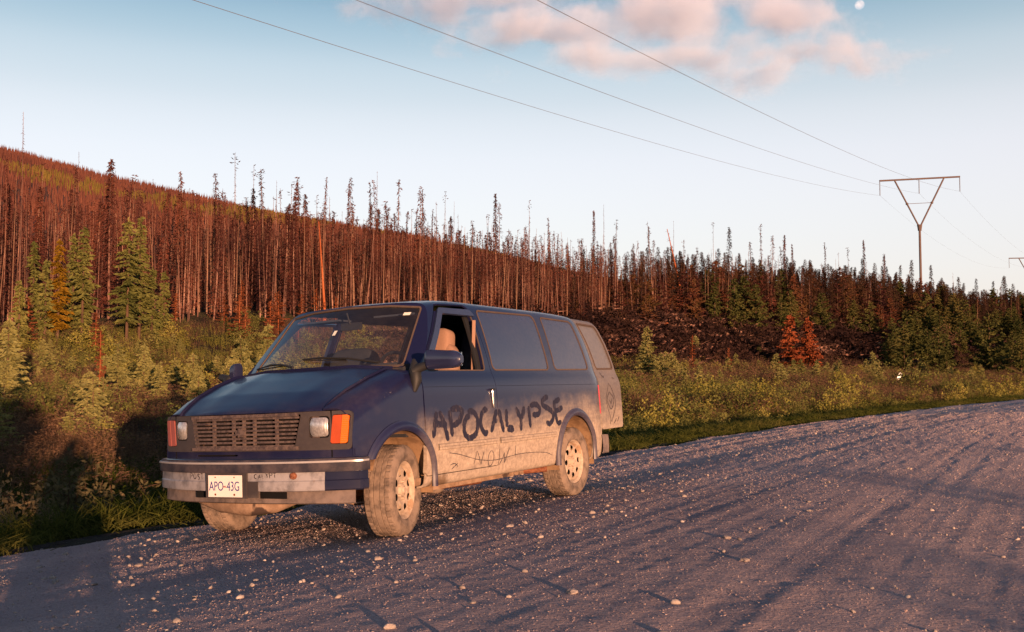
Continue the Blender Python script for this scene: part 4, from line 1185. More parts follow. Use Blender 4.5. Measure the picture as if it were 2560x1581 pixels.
for (pv, tip0, tip1, mid) in (((0.60, 1.232), (-0.15, 1.318), (0.29, 1.292), (0.07, 1.303)), ((-0.16, 1.232), (-0.74, 1.268), (-0.35, 1.283), (-0.50, 1.276))):
    wp = empty('wiper', (0, 0, 0), VAN)
    mb = MB(); a = ws_pt(pv[0], pv[1], 0.035); b = ws_pt(mid[0], mid[1], 0.03); c = ((np.array(a) + np.array(b)) / 2 + np.array([0.012, 0, 0.012]))
    mb.tube([a, c, b], [.011, .009, .006], 6); mb.build('arm', RUBBER, wp)
    mb = MB(); p0, p1 = ws_pt(*tip0, 0.012), ws_pt(*tip1, 0.012); pm = ws_pt(*mid, 0.026)
    mb.tube([p0, ((np.array(p0) + np.array(pm)) / 2), pm, ((np.array(p1) + np.array(pm)) / 2), p1], [.005, .007, .010, .007, .005], 6); mb.tube([ws_pt(*tip0, 0.004), ws_pt(*tip1, 0.004)], .006, 6)
    mb.build('blade', RUBBER, wp)
mb = MB()
yh = float(side_y(np.array(-1.2), np.array(0.95)))
V = []
for i in range(9):
    t = i / 8; z = 1.028 - 0.145 * t; x = -1.196 - 0.016 * t
    w = 0.017 * (1 - (2 * t - 1) ** 8 * 0.3)
    for a in np.linspace(0, math.pi, 7): V.append((x - w * math.cos(a), yh + 0.004 + 0.016 * math.sin(a), z))
mb.add(V, [(i * 7 + j, (i + 1) * 7 + j, (i + 1) * 7 + j + 1, i * 7 + j + 1) for i in range(8) for j in range(6)] + [tuple(range(7)), tuple(56 + j for j in range(6, -1, -1))])
mb.build('door_handle', HANDLE, door if False else VAN, smooth=True, angle=50)
mb = MB(); mb.box((-1.196, yh + 0.012, 1.036), (0.040, 0.03, 0.012)); mb.build('handle_cap', RUBBER, VAN)

def cushion(c, d, r=0.05, lean=0.0, n=10):
    """soft box: rounded block, d = full size"""
    mb = MB(); V = []
    nu, nv_ = 24, 14
    for i in range(nv_ + 1):
        ph = -math.pi / 2 + math.pi * i / nv_
        for j in range(nu):
            th = 2 * math.pi * j / nu
            e1, e2 = 0.45, 0.35
            cp = math.copysign(abs(math.cos(ph)) ** e1, math.cos(ph)); sp = math.copysign(abs(math.sin(ph)) ** e1, math.sin(ph))
            ct = math.copysign(abs(math.cos(th)) ** e2, math.cos(th)); s_t = math.copysign(abs(math.sin(th)) ** e2, math.sin(th))
            x, y, z = cp * ct * d[0] / 2, cp * s_t * d[1] / 2, sp * d[2] / 2
            V.append((c[0] + x * math.cos(lean) - z * math.sin(lean), c[1] + y, c[2] + z * math.cos(lean) + x * math.sin(lean)))
    F = [(i * nu + j, i * nu + (j + 1) % nu, (i + 1) * nu + (j + 1) % nu, (i + 1) * nu + j) for i in range(nv_) for j in range(nu)]
    mb.add(V, F)
    return mb
for y in (0.45, -0.38):
    st_ = empty('front_seat', (0, 0, 0), VAN)
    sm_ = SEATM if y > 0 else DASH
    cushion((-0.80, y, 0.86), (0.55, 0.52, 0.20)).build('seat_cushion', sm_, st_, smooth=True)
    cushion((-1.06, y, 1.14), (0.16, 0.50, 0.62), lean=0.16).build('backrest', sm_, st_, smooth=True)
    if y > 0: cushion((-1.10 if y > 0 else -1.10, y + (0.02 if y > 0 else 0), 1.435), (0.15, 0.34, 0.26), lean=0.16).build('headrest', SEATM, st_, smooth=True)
mb = MB(); mb.tube([(-1.20, 0.80, 1.62), (-1.18, 0.79, 1.30), (-1.15, 0.78, 0.9)], .02, 4); mb.build('seat_belt', SEATM, VAN)
mb = MB()
mb.box((-0.33, 0, 1.13), (0.42, 1.66, 0.17)); mb.box((-0.25, 0, 0.90), (0.30, 1.70, 0.40)); mb.box((-0.42, 0.42, 1.215), (0.26, 0.42, 0.10))
mb.build('dashboard', DASH, VAN)
sw = empty('steering_wheel', (0, 0, 0), VAN)
mb = MB(); th = np.linspace(0, 2 * math.pi, 33)
cs, sn = np.cos(th), np.sin(th)
mb.tube(np.stack([-0.66 + 0.19 * sn * 0.45, 0.42 + 0.19 * cs, 1.19 + 0.19 * sn * 0.89], -1), 0.014, 8, cap=False)
mb.tube([(-0.66, 0.24, 1.19), (-0.66, 0.60, 1.19)], 0.014, 6); mb.tube([(-0.66, 0.42, 1.19), (-0.45, 0.42, 1.08)], 0.025, 8)
mb.build('rim_and_column', RUBBER, sw, smooth=True, angle=50)
mb = MB(); mb.box((-0.60, -0.02, 1.60), (0.03, 0.20, 0.06)); mb.tube([(-0.58, -0.02, 1.62), (-0.54, -0.02, 1.71)], 0.008, 6); mb.build('rear_view_mirror', RUBBER, VAN)
for y in (0.38, -0.38):
    mb = MB(); mb.box((-0.72, y, 1.665), (0.16, 0.40, 0.015)); mb.build('sun_visor', TRIM, VAN)
STICK = simple('pale_sticker', (0.55, 0.55, 0.48), 0.6)
for y, z, a, b in ((0.58, 1.655, 0.055, 0.012), (0.02, 1.52, 0.03, 0.010), (0.02, 1.54, 0.03, 0.010)):
    mb = MB(); mb.add([ws_pt(y - a / 2, z - b, .003), ws_pt(y + a / 2, z - b, .003), ws_pt(y + a / 2, z + b, .003), ws_pt(y - a / 2, z + b, .003)], [(0, 1, 2, 3)])
    mb.build('windscreen_sticker', STICK, VAN)
# closed-off cargo space: floor, bulkhead trim and inner lining keep the inside dark
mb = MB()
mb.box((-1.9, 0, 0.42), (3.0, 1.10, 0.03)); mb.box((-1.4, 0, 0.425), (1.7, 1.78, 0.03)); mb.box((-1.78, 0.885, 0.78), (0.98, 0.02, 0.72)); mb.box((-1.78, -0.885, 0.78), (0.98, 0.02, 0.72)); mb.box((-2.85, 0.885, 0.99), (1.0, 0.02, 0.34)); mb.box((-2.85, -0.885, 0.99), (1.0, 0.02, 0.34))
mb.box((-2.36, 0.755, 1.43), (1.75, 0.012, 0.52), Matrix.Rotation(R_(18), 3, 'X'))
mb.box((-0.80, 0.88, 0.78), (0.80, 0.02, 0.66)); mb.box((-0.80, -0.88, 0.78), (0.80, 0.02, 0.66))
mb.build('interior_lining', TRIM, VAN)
# ------------------------------------------------------------------ plants: builders (each returns mesh data)
def diamonds(C, D, L, W, up=None):
    """flat kite-shaped leaves or needle sprays: centres C, unit directions D, lengths L, widths W"""
    C = np.asarray(C, float); D = np.asarray(D, float); n = len(C)
    L = np.broadcast_to(np.asarray(L, float), (n,))[:, None]; W = np.broadcast_to(np.asarray(W, float), (n,))[:, None]
    r = rng.normal(size=(n, 3)) if up is None else np.asarray(up, float)
    S = np.cross(D, r); S /= np.linalg.norm(S, axis=1)[:, None] + 1e-9
    V = np.stack([C - D * L * 0.5, C - D * L * 0.05 + S * W * 0.5, C + D * L * 0.5, C - D * L * 0.05 - S * W * 0.5], 1).reshape(-1, 3)
    F = np.arange(4 * n).reshape(n, 4)
    return V, F
def spikes(A, B, W):
    """thin tapering twigs from A to B"""
    A = np.asarray(A, float); B = np.asarray(B, float); n = len(A)
    D = B - A
    S = np.cross(D, rng.normal(size=(n, 3))); S /= np.linalg.norm(S, axis=1)[:, None] + 1e-9
    W = np.broadcast_to(np.asarray(W, float), (n,))[:, None]
    V = np.stack([A - S * W * 0.5, A + S * W * 0.5, B], 1).reshape(-1, 3)
    return V, np.arange(3 * n).reshape(n, 3)
def np_mesh(name, parts, mat, smooth=False):
    """parts: list of (V, F) with faces of one size each"""
    V = np.concatenate([p[0] for p in parts]); o = 0; loops = []; starts = []; tot = 0
    for v, f in parts:
        f = np.asarray(f)
        loops.append((f + o).ravel()); starts.append(tot + np.arange(len(f)) * f.shape[1]); tot += f.size; o += len(v)
    loops = np.concatenate(loops).astype(np.int32); starts = np.concatenate(starts).astype(np.int32)
    me = bpy.data.meshes.new(name)
    me.vertices.add(len(V)); me.vertices.foreach_set('co', V.astype(np.float32).ravel())
    me.loops.add(len(loops)); me.loops.foreach_set('vertex_index', loops)
    me.polygons.add(len(starts)); me.polygons.foreach_set('loop_start', starts)
    me.polygons.foreach_set('use_smooth', [smooth] * len(starts))
    me.materials.append(mat)
    me.update(calc_edges=True); me.validate()
    return me
def trunk_vf(pts, rad, n=6):
    mb = MB(); mb.tube(pts, rad, n, cap=False)
    V = np.concatenate(mb.v); return V, np.array(mb.f)
def unit(v): return v / (np.linalg.norm(v, axis=-1, keepdims=True) + 1e-9)

BARK_BURNT = leaf_mat('burnt_bark', [(0.32, (0.05, 0.032, 0.030)), (0.50, (0.16, 0.092, 0.075)), (0.66, (0.32, 0.195, 0.152))], 0.30, 1.2, 0.0)
BARK_PALE = leaf_mat('pale_dead_bark', [(0.35, (0.14, 0.085, 0.062)), (0.65, (0.30, 0.19, 0.14))], 0.3, 1.5, 0.0)
BARK_RED = leaf_mat('scorched_red_bark', [(0.35, (0.24, 0.07, 0.035)), (0.65, (0.38, 0.15, 0.08))], 0.3, 1.5, 0.0)
BARK_LIVE = leaf_mat('spruce_bark', [(0.35, (0.06, 0.04, 0.03)), (0.65, (0.13, 0.085, 0.06))], 0.3, 3, 0.0)
TWIG_BURNT = leaf_mat('burnt_twigs', [(0.34, (0.026, 0.013, 0.015)), (0.52, (0.082, 0.035, 0.029)), (0.68, (0.165, 0.064, 0.044))], 0.16, 0.9, 0.05)
TWIG_RED = leaf_mat('scorched_needles', [(0.35, (0.085, 0.034, 0.021)), (0.65, (0.19, 0.073, 0.042))], 0.3, 2.0, 0.15)
TWIG_SCORCH = leaf_mat('rust_red_needles', [(0.35, (0.14, 0.045, 0.026)), (0.65, (0.30, 0.10, 0.055))], 0.3, 2.0, 0.15)
NEEDLE_GREEN = leaf_mat('spruce_needles', [(0.30, (0.066, 0.078, 0.030)), (0.50, (0.15, 0.152, 0.058)), (0.70, (0.23, 0.21, 0.085))], 0.25, 1.6, 0.15)
NEEDLE_YELLOW = leaf_mat('yellowing_needles', [(0.30, (0.085, 0.055, 0.014)), (0.50, (0.17, 0.105, 0.025)), (0.70, (0.25, 0.14, 0.035))], 0.25, 1.6, 0.15)
NEEDLE_YOUNG = leaf_mat('young_needles', [(0.32, (0.13, 0.132, 0.055)), (0.50, (0.225, 0.218, 0.095)), (0.68, (0.31, 0.285, 0.13))], 0.35, 3, 0.2)
NEEDLE_PINE = leaf_mat('pine_needles', [(0.30, (0.030, 0.040, 0.018)), (0.50, (0.075, 0.080, 0.032)), (0.70, (0.14, 0.118, 0.050))], 0.22, 2, 0.15)
CHAR = leaf_mat('charred_wood', [(0.35, (0.012, 0.008, 0.009)), (0.55, (0.035, 0.021, 0.019)), (0.70, (0.085, 0.050, 0.036))], 0.3, 2.5, 0)
TWIG_DARK = leaf_mat('shaded_spire_needles', [(0.32, (0.020, 0.015, 0.013)), (0.50, (0.052, 0.032, 0.024)), (0.68, (0.10, 0.058, 0.036))], 0.2, 0.9, 0.05)  # darker than the burnt twigs: the weaker sunlight back there is in the colour
RUST = leaf_mat('rust_and_olive_needles', [(0.30, (0.055, 0.025, 0.018)), (0.46, (0.125, 0.052, 0.033)), (0.56, (0.13, 0.070, 0.038)), (0.68, (0.080, 0.070, 0.032))], 0.22, 1.2, 0.15)
LEAF_GOLD = leaf_mat('golden_green_leaves', [(0.32, (0.12, 0.118, 0.038)), (0.50, (0.25, 0.235, 0.076)), (0.68, (0.38, 0.335, 0.120))], 0.4, 4, 0.3)
LEAF_OLIVE = leaf_mat('olive_leaves', [(0.32, (0.072, 0.080, 0.032)), (0.50, (0.155, 0.158, 0.060)), (0.68, (0.25, 0.232, 0.094))], 0.4, 4, 0.3)
LEAF_PURPLE = leaf_mat('reddish_twigs_and_leaves', [(0.32, (0.085, 0.050, 0.040)), (0.50, (0.135, 0.085, 0.058)), (0.68, (0.20, 0.135, 0.080))], 0.4, 4, 0.2)
LEAF_SILVER = leaf_mat('silver_leaves', [(0.32, (0.075, 0.070, 0.040)), (0.50, (0.13, 0.115, 0.065)), (0.70, (0.28, 0.21, 0.13))], 0.9, 6, 0.25)
LEAF_DARK = leaf_mat('dark_green_leaves', [(0.32, (0.018, 0.028, 0.008)), (0.50, (0.042, 0.056, 0.014)), (0.70, (0.080, 0.095, 0.024))], 0.5, 5, 0.25)
GRASS_M = leaf_mat('grass_blades', [(0.32, (0.040, 0.050, 0.016)), (0.50, (0.075, 0.082, 0.026)), (0.70, (0.14, 0.125, 0.050))], 0.5, 3, 0.3)
STEM_M = leaf_mat('shrub_stems', [(0.35, (0.05, 0.03, 0.022)), (0.65, (0.11, 0.07, 0.05))], 0.5, 4, 0)

def spruce_crown(h, r, z0=0.08, step=0.30, droop=0.35, spray=0.30, dens=1.0, ragged=0.25, power=0.85, bare=0.0):
    """tiers of drooping boughs hung with needle sprays"""
    Cs, Ds, Ls, Ws = [], [], [], []; A, B = [], []
    z = z0 * h
    while z < h * 0.985:
        t = (z - z0 * h) / (h * (1 - z0))
        rl = r * (1 - t) ** power * (0.55 + 0.45 * min(1, t / 0.10)) + 0.03
        nb = max(3, int((5 + 4 * (1 - t)) * dens))
        for k in range(nb):
            if rng.random() < bare * (1 - t): continue
            a = rng.uniform(0, 2 * math.pi)
            L = rl * rng.uniform(1 - ragged * 1.6, 1 + ragged)
            if L < 0.05: L = 0.05
            dirh = np.array([math.cos(a), math.sin(a), 0.0])
            m_ = max(2, int(L / (spray * 0.42)) + 1)
            q = np.linspace(0.12, 1, m_)
            zz = z + rng.uniform(-0.5, 0.5) * step
            P = np.stack([dirh[0] * L * q, dirh[1] * L * q, zz - droop * L * q ** 1.3 + 0.10 * L * q ** 3], -1)
            A.append([0, 0, zz]); B.append(P[-1])
            for side in (-1, 0, 1):
                d = dirh * (1.0 if side == 0 else 0.75) + np.array([-dirh[1], dirh[0], 0]) * side * 0.85 + np.array([0, 0, -0.35 - 0.25 * abs(side)])
                d = unit(np.tile(d, (m_, 1)) + rng.normal(0, 0.28, (m_, 3)))
                Cs.append(P + d * spray * 0.25); Ds.append(d)
                Ls.append(spray * rng.uniform(0.7, 1.25, m_) * (0.75 + 0.35 * (1 - t))); Ws.append(spray * 0.36 * rng.uniform(0.7, 1.3, m_))
        z += step * rng.uniform(0.75, 1.2) * (0.65 + 0.5 * (1 - t))
    n = 8                                            # leader
    Cs.append(np.stack([rng.normal(0, .02, n), rng.normal(0, .02, n), h - np.linspace(0, 0.5, n) * min(1, h / 6)], -1)); Ds.append(unit(rng.normal(0, 0.35, (n, 3)) + [0, 0, 1]))
    Ls.append(np.full(n, spray * 0.8)); Ws.append(np.full(n, spray * 0.25))
    C = np.concatenate(Cs)
    parts = [diamonds(C, np.concatenate(Ds), np.concatenate(Ls), np.concatenate(Ws)), spikes(A, B, 0.035)]
    return parts
def spruce_trunk(h, r0, mat, lean=0.0, bend=0.02):
    z = np.linspace(-0.4, h, 9)
    ph = rng.uniform(0, 6.28)
    x = bend * h * 0.5 * np.sin(z / h * 2.6 + ph) * (z / h) + lean * z
    return np_mesh('trunk', [trunk_vf(np.stack([x, 0 * z, z], -1), np.linspace(r0, 0.012, 9), 6)], mat, True)
def burnt_parts(h, r0, twigs=160, fuzz=0, club=0, fuzz_r=0.5, bend=0.012, low=0.12, twig_len=0.55, top_kind=0):
    """a fire-killed spruce: pole, drooping bare twigs, a remnant of scorched needles, often a dense club at the very top"""
    z = np.linspace(-0.4, h, 9); ph = rng.uniform(0, 6.28, 2)
    x = bend * h * np.sin(z / h * 2.2 + ph[0]) * (z / h); y = bend * h * np.sin(z / h * 2.0 + ph[1]) * (z / h)
    tr = trunk_vf(np.stack([x, y, z], -1), r0 * (1 - 0.88 * np.clip(z / h, 0, 1) ** 0.9), 5)
    def axis(zz): return np.stack([np.interp(zz, z, x), np.interp(zz, z, y), zz], -1)
    parts = []
    if twigs:
        zz = h * (low + (1 - low) * rng.random(twigs) ** 0.85)
        a = rng.uniform(0, 6.283, twigs); t = zz / h
        L = twig_len * (1.15 - t) * rng.uniform(0.35, 1.2, twigs) * min(1.0, h / 9 + 0.3)
        A = axis(zz)
        B = A + np.stack([np.cos(a) * L, np.sin(a) * L, -0.45 * L * rng.uniform(0.2, 1.6, twigs)], -1)
        parts.append(spikes(A, B, 0.030))
    if fuzz:
        zz = h * (low + (0.99 - low) * rng.random(fuzz) ** 0.9)
        a = rng.uniform(0, 6.283, fuzz); t = zz / h
        rr = fuzz_r * (1.10 - t) ** 0.7 * rng.uniform(0.1, 1.0, fuzz) ** 0.6
        P = axis(zz) + np.stack([np.cos(a) * rr, np.sin(a) * rr, -0.4 * rr], -1)
        d = unit(np.stack([np.cos(a), np.sin(a), -0.9 + 0 * a], -1) + rng.normal(0, 0.35, (fuzz, 3)))
        parts.append(diamonds(P, d, rng.uniform(0.16, 0.38, fuzz), rng.uniform(0.04, 0.09, fuzz)))
    if club:
        ln = min(2.0, h * 0.11) * (1.0 + 0.5 * (top_kind == 1))
        zz = h - ln * rng.random(club) ** 1.3
        a = rng.uniform(0, 6.283, club); rr = (0.10 + 0.17 * np.sin(np.clip((h - zz) / ln, 0, 1) * 3.0 + 0.1)) * rng.uniform(0.2, 1.0, club)
        P = axis(zz) + np.stack([np.cos(a) * rr, np.sin(a) * rr, 0 * a], -1)
        d = unit(np.stack([np.cos(a) * .8, np.sin(a) * .8, rng.uniform(-.6, .8, club)], -1))
        parts.append(diamonds(P, d, rng.uniform(0.14, 0.26, club), rng.uniform(0.05, 0.10, club)))
    if not parts: parts = [spikes(axis(np.array([h * 0.5])), axis(np.array([h * 0.5])) + [[0.2, 0, -0.1]], 0.02)]
    return tr, parts
def shrub_parts(h, w, n, leaf=0.09, stems=9, upright=0.6, hole=0.25):
    """several stems from one root, leaves in clumps along them"""
    A, B, Cs, Ds = [], [], [], []
    per = n // stems
    for k in range(stems):
        a = rng.uniform(0, 6.283); sp = rng.uniform(0.1, 1.0) ** 0.7 * w * 0.5; hh = h * rng.uniform(0.55, 1.0) * (1 - 0.25 * (sp / (w * .5)) ** 2)
        tip = np.array([math.cos(a) * sp, math.sin(a) * sp, hh]); mid = tip * [0.45, 0.45, 0.55]
        A += [[0, 0, 0], mid]; B += [mid, tip]
        nt = 6
        for j in range(nt):
            t = rng.uniform(0.25, 1.0)
            p = mid * (2 * t * (1 - t)) + tip * t * t + np.zeros(3)
            q = p + rng.normal(0, 1, 3) * np.array([0.20, 0.20, 0.14]) * h * 0.75 * (1.1 - 0.5 * t)
            q[2] = max(q[2], 0.04)
            A.append(p); B.append(q)
            m_ = max(2, per // nt)
            tt = rng.uniform(0.15, 1.1, m_)[:, None]
            c = p + (q - p) * tt + rng.normal(0, 0.055 * h ** 0.5, (m_, 3))
            c[:, 2] = np.maximum(c[:, 2], 0.02)
            Cs.append(c); Ds.append(unit(rng.normal(0, 1, (m_, 3)) * [1, 1, 0.8] + [0, 0, 0.45 * upright]))
    C = np.concatenate(Cs); D = np.concatenate(Ds)
    return [diamonds(C, D, leaf * rng.uniform(0.7, 1.35, len(C)), leaf * 0.5 * rng.uniform(0.7, 1.2, len(C)))], [spikes(A, B, 0.018)]
def stalks_parts(n, h, w, leaf=0.07):
    """upright wild-flower and weed stalks with narrow leaves"""
    x = rng.normal(0, w * 0.4, n); y = rng.normal(0, w * 0.4, n); hh = h * rng.uniform(0.5, 1.1, n)
    A = np.stack([x, y, 0 * x], -1); B = A + np.stack([rng.normal(0, .12, n) * hh, rng.normal(0, .12, n) * hh, hh], -1)
    m_ = 9
    t = rng.uniform(0.15, 1, (n, m_, 1))
    C = (A[:, None] + (B - A)[:, None] * t).reshape(-1, 3); 
    D = unit(rng.normal(0, 1, (n * m_, 3)) * [1, 1, 0.4] + [0, 0, 0.35])
    return [diamonds(C + D * leaf * 0.5, D, leaf * rng.uniform(.7, 1.4, len(C)), leaf * 0.28), spikes(A, B, 0.012)]
def grass_parts(n, h, w, flop=0.35):
    x = rng.normal(0, w * 0.35, n); y = rng.normal(0, w * 0.35, n); hh = h * rng.uniform(0.45, 1.15, n)
    A = np.stack([x, y, -0.03 + 0 * x], -1)
    d = np.stack([rng.normal(0, flop, n), rng.normal(0, flop, n), 1 + 0 * x], -1)
    M = A + d * hh[:, None] * 0.55
    B = M + (d * [1.9, 1.9, 0.55]) * hh[:, None] * 0.5
    S = unit(np.cross(d, rng.normal(size=(n, 3)))) * 0.006
    V = np.stack([A - S, A + S, M + S * .8, M - S * .8], 1).reshape(-1, 3)
    V2 = np.stack([M - S * .8, M + S * .8, B], 1).reshape(-1, 3)
    return [(V, np.arange(4 * n).reshape(n, 4)), (V2, np.arange(3 * n).reshape(n, 3))]

# library of plant shapes (mesh data, shared by the copies)
BURNT = []            # (trunk mesh, crown mesh, height)
for kind in range(16):
    h = 10.0
    if kind < 5: tr, cp = burnt_parts(h, 0.056, 170, 0, 14 if kind % 2 else 0, low=0.25, twig_len=0.38, bend=0.005)
    elif kind < 11: tr, cp = burnt_parts(h, 0.066, 300, 190, 18, fuzz_r=0.36, low=0.10, twig_len=0.6)
    else: tr, cp = burnt_parts(h, 0.085, 320, 720, 46, fuzz_r=0.55, low=0.06, twig_len=0.8, top_kind=1)
    BURNT.append((np_mesh('trunk', [tr], BARK_PALE if kind in (1, 3, 7) else BARK_BURNT, True), np_mesh('crown', cp, TWIG_BURNT), h))
BURNT_LOW = []        # whole tree as one mesh for the depths of the forest
def one_mesh(name, tr, cp, mats):
    me = np_mesh(name, [tr] + cp, mats[0])
    me.materials.append(mats[1])
    k = len(tr[1]); n = len(me.polygons)
    me.polygons.foreach_set('material_index', np.r_[np.zeros(k, int), np.ones(n - k, int)].astype(np.int32))
    return me
for kind in range(9):
    tr, cp = burnt_parts(10.0, 0.062, 90, (20, 100, 240)[kind % 3], (0, 10, 20)[kind % 3], fuzz_r=(0.3, 0.42, 0.62)[kind % 3], low=0.10)
    BURNT_LOW.append(one_mesh('burnt_tree', tr, cp, (BARK_BURNT if kind % 4 else BARK_PALE, TWIG_BURNT)))

DARK_LOW = []
for kind in range(3):
    tr, cp = burnt_parts(10.0, 0.10, 80, 620, 30, fuzz_r=(0.75, 0.95, 0.65)[kind], low=0.06)
    DARK_LOW.append(one_mesh('dark_spire', tr, cp, (CHAR, TWIG_DARK)))

def tree_thing(name, trunk, crown, x, y, s, rz, label, cat, group=None, sz=None, lean=None):
    t = empty(name, (x, y, float(gz(x, y)) - 0.05))
    t.rotation_euler = (lean[0] if lean else 0, lean[1] if lean else 0, rz)
    t.scale = (s, s, sz if sz else s)
    mesh_ob('trunk', trunk, t)
    if crown is not None: mesh_ob('crown', crown, t)
    return tag(t, label, cat, group)

# ------------------------------------------------------------------ scatter one 'stuff' object of many instances
def scatter(name, meshes, P, rot, scl, idx, label, cat):
    me = bpy.data.meshes.new(name)
    me.from_pydata(np.asarray(P, float).tolist(), [], [])
    at_ = me.attributes.new('rot', 'FLOAT_VECTOR', 'POINT'); at_.data.foreach_set('vector', np.asarray(rot, np.float32).ravel())
    at_ = me.attributes.new('scl', 'FLOAT_VECTOR', 'POINT'); at_.data.foreach_set('vector', np.asarray(scl, np.float32).ravel())
    at_ = me.attributes.new('idx', 'INT', 'POINT'); at_.data.foreach_set('value', np.asarray(idx, np.int32))
    ob = mesh_ob(name, me)
    ng = bpy.data.node_groups.new(name, 'GeometryNodeTree')
    ng.interface.new_socket('Geometry', in_out='INPUT', socket_type='NodeSocketGeometry')
    ng.interface.new_socket('Geometry', in_out='OUTPUT', socket_type='NodeSocketGeometry')
    gi = ng.nodes.new('NodeGroupInput'); go = ng.nodes.new('NodeGroupOutput')
    inst = ng.nodes.new('GeometryNodeInstanceOnPoints')
    join = ng.nodes.new('GeometryNodeJoinGeometry')
    for mm in reversed(meshes):
        src = bpy.data.objects.new(name + '_shape', mm)
        oi = ng.nodes.new('GeometryNodeObjectInfo'); oi.inputs['Object'].default_value = src
        g2i = ng.nodes.new('GeometryNodeGeometryToInstance')
        ng.links.new(oi.outputs['Geometry'], g2i.inputs[0]); ng.links.new(g2i.outputs[0], join.inputs[0])
    def attr(nm, typ):
        a = ng.nodes.new('GeometryNodeInputNamedAttribute'); a.data_type = typ; a.inputs['Name'].default_value = nm
        return [o for o in a.outputs if o.enabled and o.name == 'Attribute'][0]
    ng.links.new(gi.outputs[0], inst.inputs['Points']); ng.links.new(join.outputs[0], inst.inputs['Instance'])
    inst.inputs['Pick Instance'].default_value = True
    ng.links.new(attr('idx', 'INT'), inst.inputs['Instance Index'])
    ng.links.new(attr('rot', 'FLOAT_VECTOR'), inst.inputs['Rotation'])
    ng.links.new(attr('scl', 'FLOAT_VECTOR'), inst.inputs['Scale'])
    ng.links.new(inst.outputs[0], go.inputs[0])
    md = ob.modifiers.new('scatter', 'NODES'); md.node_group = ng
    return tag(ob, label, cat, kind='stuff')
def zrot(n): return np.stack([np.zeros(n), np.zeros(n), rng.uniform(0, 6.283, n)], -1)
def s3(v): return np.repeat(np.asarray(v)[:, None], 3, 1)
def in_view(x, y, margin=1.12, pad=2.0):
    """within the camera's sideways field"""
    return (y > 0.5) & (np.abs(x) < (18.0 / 35.0) * margin * y + pad)
# ------------------------------------------------------------------ where things stand
def edge_dist(x, y):
    s, c = xy2sc(np.asarray(x, float), np.asarray(y, float))
    return -(c - curve(s) - EDGE_L)
def d_at(px, e):
    """distance along the view axis at which the bearing px is e metres outside the left road edge"""
    q = (px - 1224) / FD
    d = np.linspace(4, 400, 3000)
    ee = edge_dist(q * d, d)
    k = np.argmax(ee >= e)
    return float(d[k]) if ee[k] >= e else 400.0
def spot(px, e):
    d = d_at(px, e); return (px - 1224) / FD * d, d
def se_xy(s, e):
    c = curve(s) + EDGE_L - e
    return sc2xy(np.asarray(s, float), c)
def top_height(px, py, x, y):
    return HC + y * elev_tan(px, py) - float(gz(x, y))
taken = []                                          # spots already used by large plants

# --- the tall or odd dead trees that stand out of the burnt forest
POLE, TUFT, FUZZ = (0, 1, 2, 3, 4), (5, 6, 7, 8, 9, 10), (11, 12, 13, 14, 15)
STAND_OUT = [
 (42, 265, 41, 2, 1.0, 'tallest thin bare pole above the burnt forest, near its left end'),
 (168, 395, 48, 8, 1.1, 'dead spruce with a thick scorched top just right of the tallest bare pole'),
 (180, 362, 55, 0, 0.8, 'thin grey pole rising behind the thick-topped dead spruce'),
 (258, 380, 41, 13, 1.25, 'tall shaggy dead spruce towering over the green spruces, twin dark tip'),
 (424, 462, 42, 14, 1.35, 'broad shaggy brown dead spruce right of the green spruces'),
 (505, 438, 47, 0, 0.8, 'slim dead pole with a small knob right of the broad shaggy spruce'),
 (557, 365, 43, 1, 1.1, 'tall slim dead spruce with bare side twigs left of the van roof'),
 (601, 392, 46, 3, 0.9, 'forked-looking slim dead pole beside a taller one'),
 (658, 430, 47, 4, 0.9, 'slim dead pole with a single dark tuft at its tip'),
 (702, 447, 42, 15, 1.15, 'thick shaggy dead spruce column above the van windscreen'),
 (777, 424, 46, 9, 0.9, 'dead spruce with a hooked leader above the left part of the van roof'),
 (828, 438, 48, 5, 0.9, 'dead spruce with a narrow brushy tip over the van roof'),
 (880, 434, 47, 6, 0.9, 'dead spruce with sparse curled twigs near the top'),
 (898, 408, 44, 2, 0.85, 'needle-thin bare pole, highest above the middle of the van roof'),
 (948, 428, 47, 10, 1.0, 'leaning dead spruce with a knobbed tip and broken twin'),
 (1007, 452, 47, 7, 1.0, 'crooked dead spruce with a furry upper stem'),
 (1063, 457, 50, 1, 0.9, 'twin-tipped slim dead spruce'),
 (1084, 480, 52, 4, 0.8, 'short slim pole right of the twin-tipped dead spruce'),
 (1185, 463, 43, 12, 0.8, 'stout flat-topped dead spruce column over the driver door'),
 (1265, 478, 48, 3, 0.9, 'slim dead pole with a tiny tuft right of the stout column'),
 (1310, 520, 52, 6, 0.9, 'low furry-tipped dead spruce over the rear side window'),
 (1419, 502, 44, 11, 0.65, 'dark thick-tipped dead spruce above the rear of the van'),
 (1445, 488, 56, 0, 0.8, 'thin pole just right of the dark thick-tipped dead spruce'),
 (1552, 540, 50, 5, 1.0, 'furry dead spruce left of the leaning reddish snag'),
 (1612, 527, 58, 2, 0.8, 'very thin pole behind the leaning reddish snag'),
 (1707, 532, 58, 1, 0.8, 'thin bare pole in the middle of the right-hand forest'),
 (1822, 535, 57, 8, 0.8, 'isolated dead tip standing over the rusty young pines'),
 (1878, 562, 54, 12, 0.8, 'dense dark spire left of the power pylon, above rusty pines'),
 (1898, 583, 56, 15, 0.7, 'lower dark spire next to the dense one'),
 (1975, 580, 56, 9, 0.9, 'dark narrow spire between the dense spire and the pylon'),
 (2070, 573, 56, 13, 0.7, 'tall dark spire nearest the left side of the power pylon'),
 (2118, 610, 55, 11, 0.7, 'round-topped dark spire beside the pylon post'),
]
